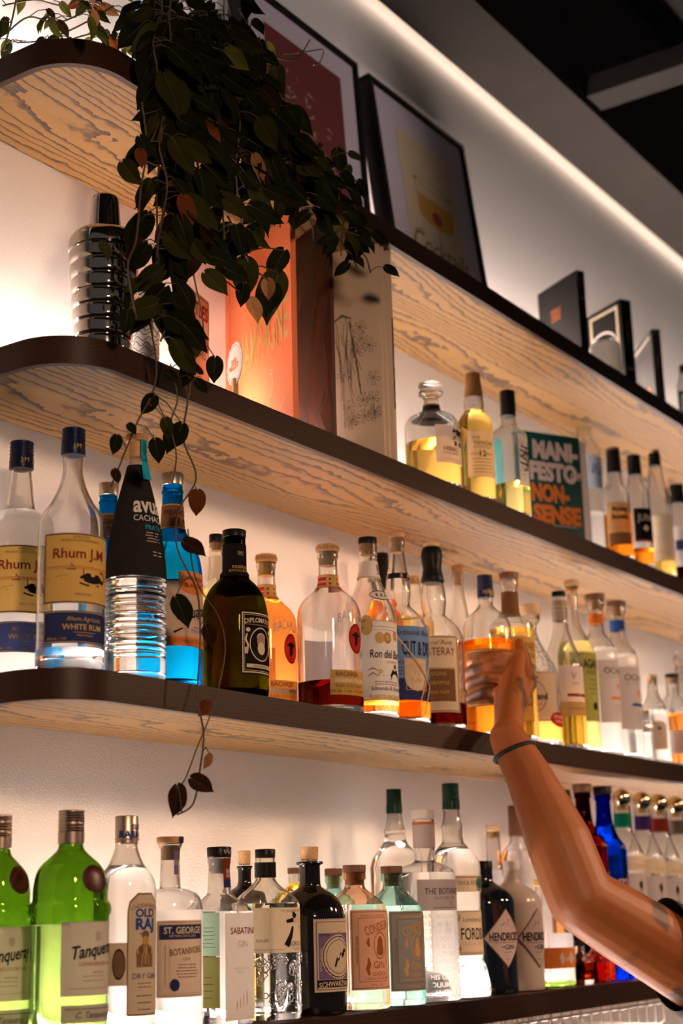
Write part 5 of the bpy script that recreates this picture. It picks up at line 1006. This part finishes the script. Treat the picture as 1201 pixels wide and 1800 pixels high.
# ================================================================ PERSON: one arm reaching up to the rum shelf
def capsule(mb,a,b,ra,rb,m,n=14):
    a,b=Vector(a),Vector(b); d=(b-a); L=d.length; d=d/L; pts=[];rs=[]
    for k in range(5): t=math.sin(PI/2*(1-k/4)); pts.append(a-d*ra*t*.98); rs.append(max(.0008,ra*math.cos(PI/2*(1-k/4))))
    pts[0]=a-d*ra*.98
    for k in range(1,6): t=math.sin(PI/2*k/5); pts.append(b+d*rb*t*.98); rs.append(max(.0008,rb*math.cos(PI/2*k/5)))
    pts.insert(5,b); rs.insert(5,rb); mb.tube(pts,rs,m,n)
def pol(b,a,z,r): a=math.radians(a); return Vector((b.x+r*math.sin(a),b.Y-r*math.cos(a),z))
M_skin=bpy.data.materials.new('skin'); M_skin.use_nodes=True
def skin():
    nt=M_skin.node_tree; b=nt.nodes['Principled BSDF']; N=nt.nodes.new; L=nt.links.new
    tc=N('ShaderNodeTexCoord'); n=N('ShaderNodeTexNoise'); n.inputs['Scale'].default_value=30; L(tc.outputs['Object'],n.inputs[0])
    mx=N('ShaderNodeMix'); mx.data_type='RGBA'; mx.inputs[6].default_value=(.32,.095,.021,1); mx.inputs[7].default_value=(.39,.125,.030,1); L(n.outputs[0],mx.inputs[0])
    # faded tattoo patches on the upper arm
    t=N('ShaderNodeTexNoise'); t.inputs['Scale'].default_value=16; t.inputs['Detail'].default_value=3; L(tc.outputs['Object'],t.inputs[0])
    cr=N('ShaderNodeValToRGB'); cr.color_ramp.elements[0].position=.54; cr.color_ramp.elements[1].position=.60; L(t.outputs[0],cr.inputs[0])
    sx=N('ShaderNodeSeparateXYZ'); L(tc.outputs['Object'],sx.inputs[0]); mr=N('ShaderNodeMapRange'); mr.inputs[1].default_value=TAT[0]; mr.inputs[2].default_value=TAT[1]; L(sx.outputs[0],mr.inputs[0])
    mu=N('ShaderNodeMath'); mu.operation='MULTIPLY'; L(cr.outputs[0],mu.inputs[0]); L(mr.outputs[0],mu.inputs[1]); m2=N('ShaderNodeMath'); m2.operation='MULTIPLY'; m2.inputs[1].default_value=.8; L(mu.outputs[0],m2.inputs[0])
    m3=N('ShaderNodeMix'); m3.data_type='RGBA'; m3.inputs[7].default_value=(.035,.025,.02,1); L(m2.outputs[0],m3.inputs[0]); L(mx.outputs[2],m3.inputs[6]); L(m3.outputs[2],b.inputs['Base Color'])
    b.inputs['Roughness'].default_value=.5; b.inputs['Subsurface Weight'].default_value=.12; b.inputs['Subsurface Radius'].default_value=(.012,.005,.002)
hb=HELD; zb=hb.z0
W_=at(892,1296,1.158); EL=at(1022,1580,1.05); SHO=at(1330,1770,.90)
TAT=(.03,.07); skin()
person=thing('person','person reaching up with a bare tattooed arm, fingers around a navy-capped bottle','person',(EL.x,EL.y,0))
PL=Vector((EL.x,EL.y,0))
a=MB(); LO=lambda v:Vector(v)-PL
zk=[hb.z0+hb.z(p,hb.R) for p in (1150,1166,1188,1214)]; ka=(-6,-18,-31,-44); Rb=hb.R
kn=[pol(hb,ka[i],zk[i]-.004,Rb+.020+(.002 if i in(1,2) else 0)) for i in range(4)]
for i in range(4):
    capsule(a,LO(W_+Vector((0,0,.004))),LO(kn[i]),.0215,.0125,M_skin)
capsule(a,LO(W_),LO((kn[1]+kn[2])/2+Vector((.006,-.002,-.012))),.024,.020,M_skin)
ln=[(-40,-70,-94),(-54,-88,-114),(-66,-99,-124),(-74,-100,-120)]; rad=[(.0105,.0095,.0088,.0075),(.0108,.0098,.009,.0078),(.0103,.0094,.0086,.0075),(.0092,.0084,.0077,.0068)]
for i in range(4):
    q=[kn[i]]+[pol(hb,ln[i][k],zk[i]+(-.004,-.010,-.014)[k],Rb+rad[i][k+1]+(.007,.0030,.0020)[k]) for k in range(3)]
    for k in range(3): capsule(a,LO(q[k]),LO(q[k+1]),rad[i][k],rad[i][k+1],M_skin)
th=[W_+Vector((.012,.012,.012)),pol(hb,14,zk[2]-.010,Rb+.026),pol(hb,24,zk[0]-.002,Rb+.018),pol(hb,28,zk[0]+.024,Rb+.0125)]
for k in range(3): capsule(a,LO(th[k]),LO(th[k+1]),(.019,.0145,.012)[k],(.0145,.012,.0095)[k],M_skin)
F1=W_.lerp(EL,.28)+RIGHT*.006; F2=W_.lerp(EL,.68)+Vector((.004,-.002,.004))
for p,q,r0,r1 in ((W_,F1,.029,.038),(F1,F2,.038,.051),(F2,EL,.051,.051),(EL,EL.lerp(SHO,.22),.051,.056),(EL.lerp(SHO,.22),SHO,.056,.066)): capsule(a,LO(p),LO(q),r0,r1,M_skin,20)
o=a.build('arm_and_hand',None)
md=o.modifiers.new('r','REMESH'); md.mode='VOXEL'; md.voxel_size=.0026; md.use_smooth_shade=True
ms=o.modifiers.new('s','SMOOTH'); ms.factor=.5; ms.iterations=4
dg=bpy.context.evaluated_depsgraph_get(); me=bpy.data.meshes.new_from_object(o.evaluated_get(dg)); o.modifiers.clear(); o.data=me
me.polygons.foreach_set('use_smooth',[True]*len(me.polygons))
if not me.materials: me.materials.append(M_skin)
o.parent=person; o['label']='bare tan forearm and hand'
# nails
nm=MB()
M_nail=mat('fingernail',(.62,.36,.24),.3)
for i in range(4):
    tip=pol(hb,ln[i][2]-1,zk[i]-.014,Rb+rad[i][3]*2+.0019); nr=(tip-Vector((hb.x,hb.Y,tip.z))).normalized(); tg=Vector((nr.y,-nr.x,0)); u=Vector((0,0,1)); vs=[]
    for y in(-.0055,-.002,.002,.0055):
        for x in(-.0045,-.0022,0,.0022,.0045): vs.append(LO(tip+tg*y+u*x-nr*(x*x*70)))
    nm.add(vs,[(r_*5+c,r_*5+c+1,(r_+1)*5+c+1,(r_+1)*5+c) for r_ in range(3) for c in range(4)],M_nail)
nm.build('fingernails',person)
# sleeve and wrist band
s=MB(); q0=EL.lerp(SHO,.50); q1=EL.lerp(SHO,1.25); M_sl=mat('black_sleeve',(.012,.011,.011),.8,bump=.3,bscale=50); n=12
pts=[q0.lerp(q1,i/n) for i in range(n+1)]; rr=[.073+.010*i/n+(.002*math.sin(i*2.1)) for i in range(n+1)]
ax=(SHO-EL).normalized(); e1=(DOWN-ax*DOWN.dot(ax)).normalized(); e2=ax.cross(e1); vs=[]; NS=36
for i,p in enumerate(pts):
    for k in range(NS):
        t=2*PI*k/NS; vs.append(LO(p+(e1*math.cos(t)+e2*math.sin(t))*rr[i]+ax*(.045*math.cos(t)*(1-i/n))))
n1=len(vs)
for k in range(NS): t=2*PI*k/NS; vs.append(LO(pts[1]+(e1*math.cos(t)+e2*math.sin(t))*(rr[1]-.006)+ax*(.045*math.cos(t))))
s.add(vs,[(i*NS+k,i*NS+(k+1)%NS,(i+1)*NS+(k+1)%NS,(i+1)*NS+k) for i in range(n) for k in range(NS)]+[(k,(k+1)%NS,n1+(k+1)%NS,n1+k)[::-1] for k in range(NS)],M_sl); s.build('sleeve',person,ang=70)
wb=MB(); c=W_.lerp(EL,.10); d=(EL-W_).normalized(); u=d.cross(Vector((0,0,1))).normalized(); v=d.cross(u); pts=[]
for k in range(24): t=2*PI*k/24; pts.append(LO(c+(u*math.cos(t)+v*math.sin(t))*.0335))
wb.tube(pts,.0035,mat('black_band',(.01,.01,.01),.5),8,closed=True); wb.build('wristband',person)
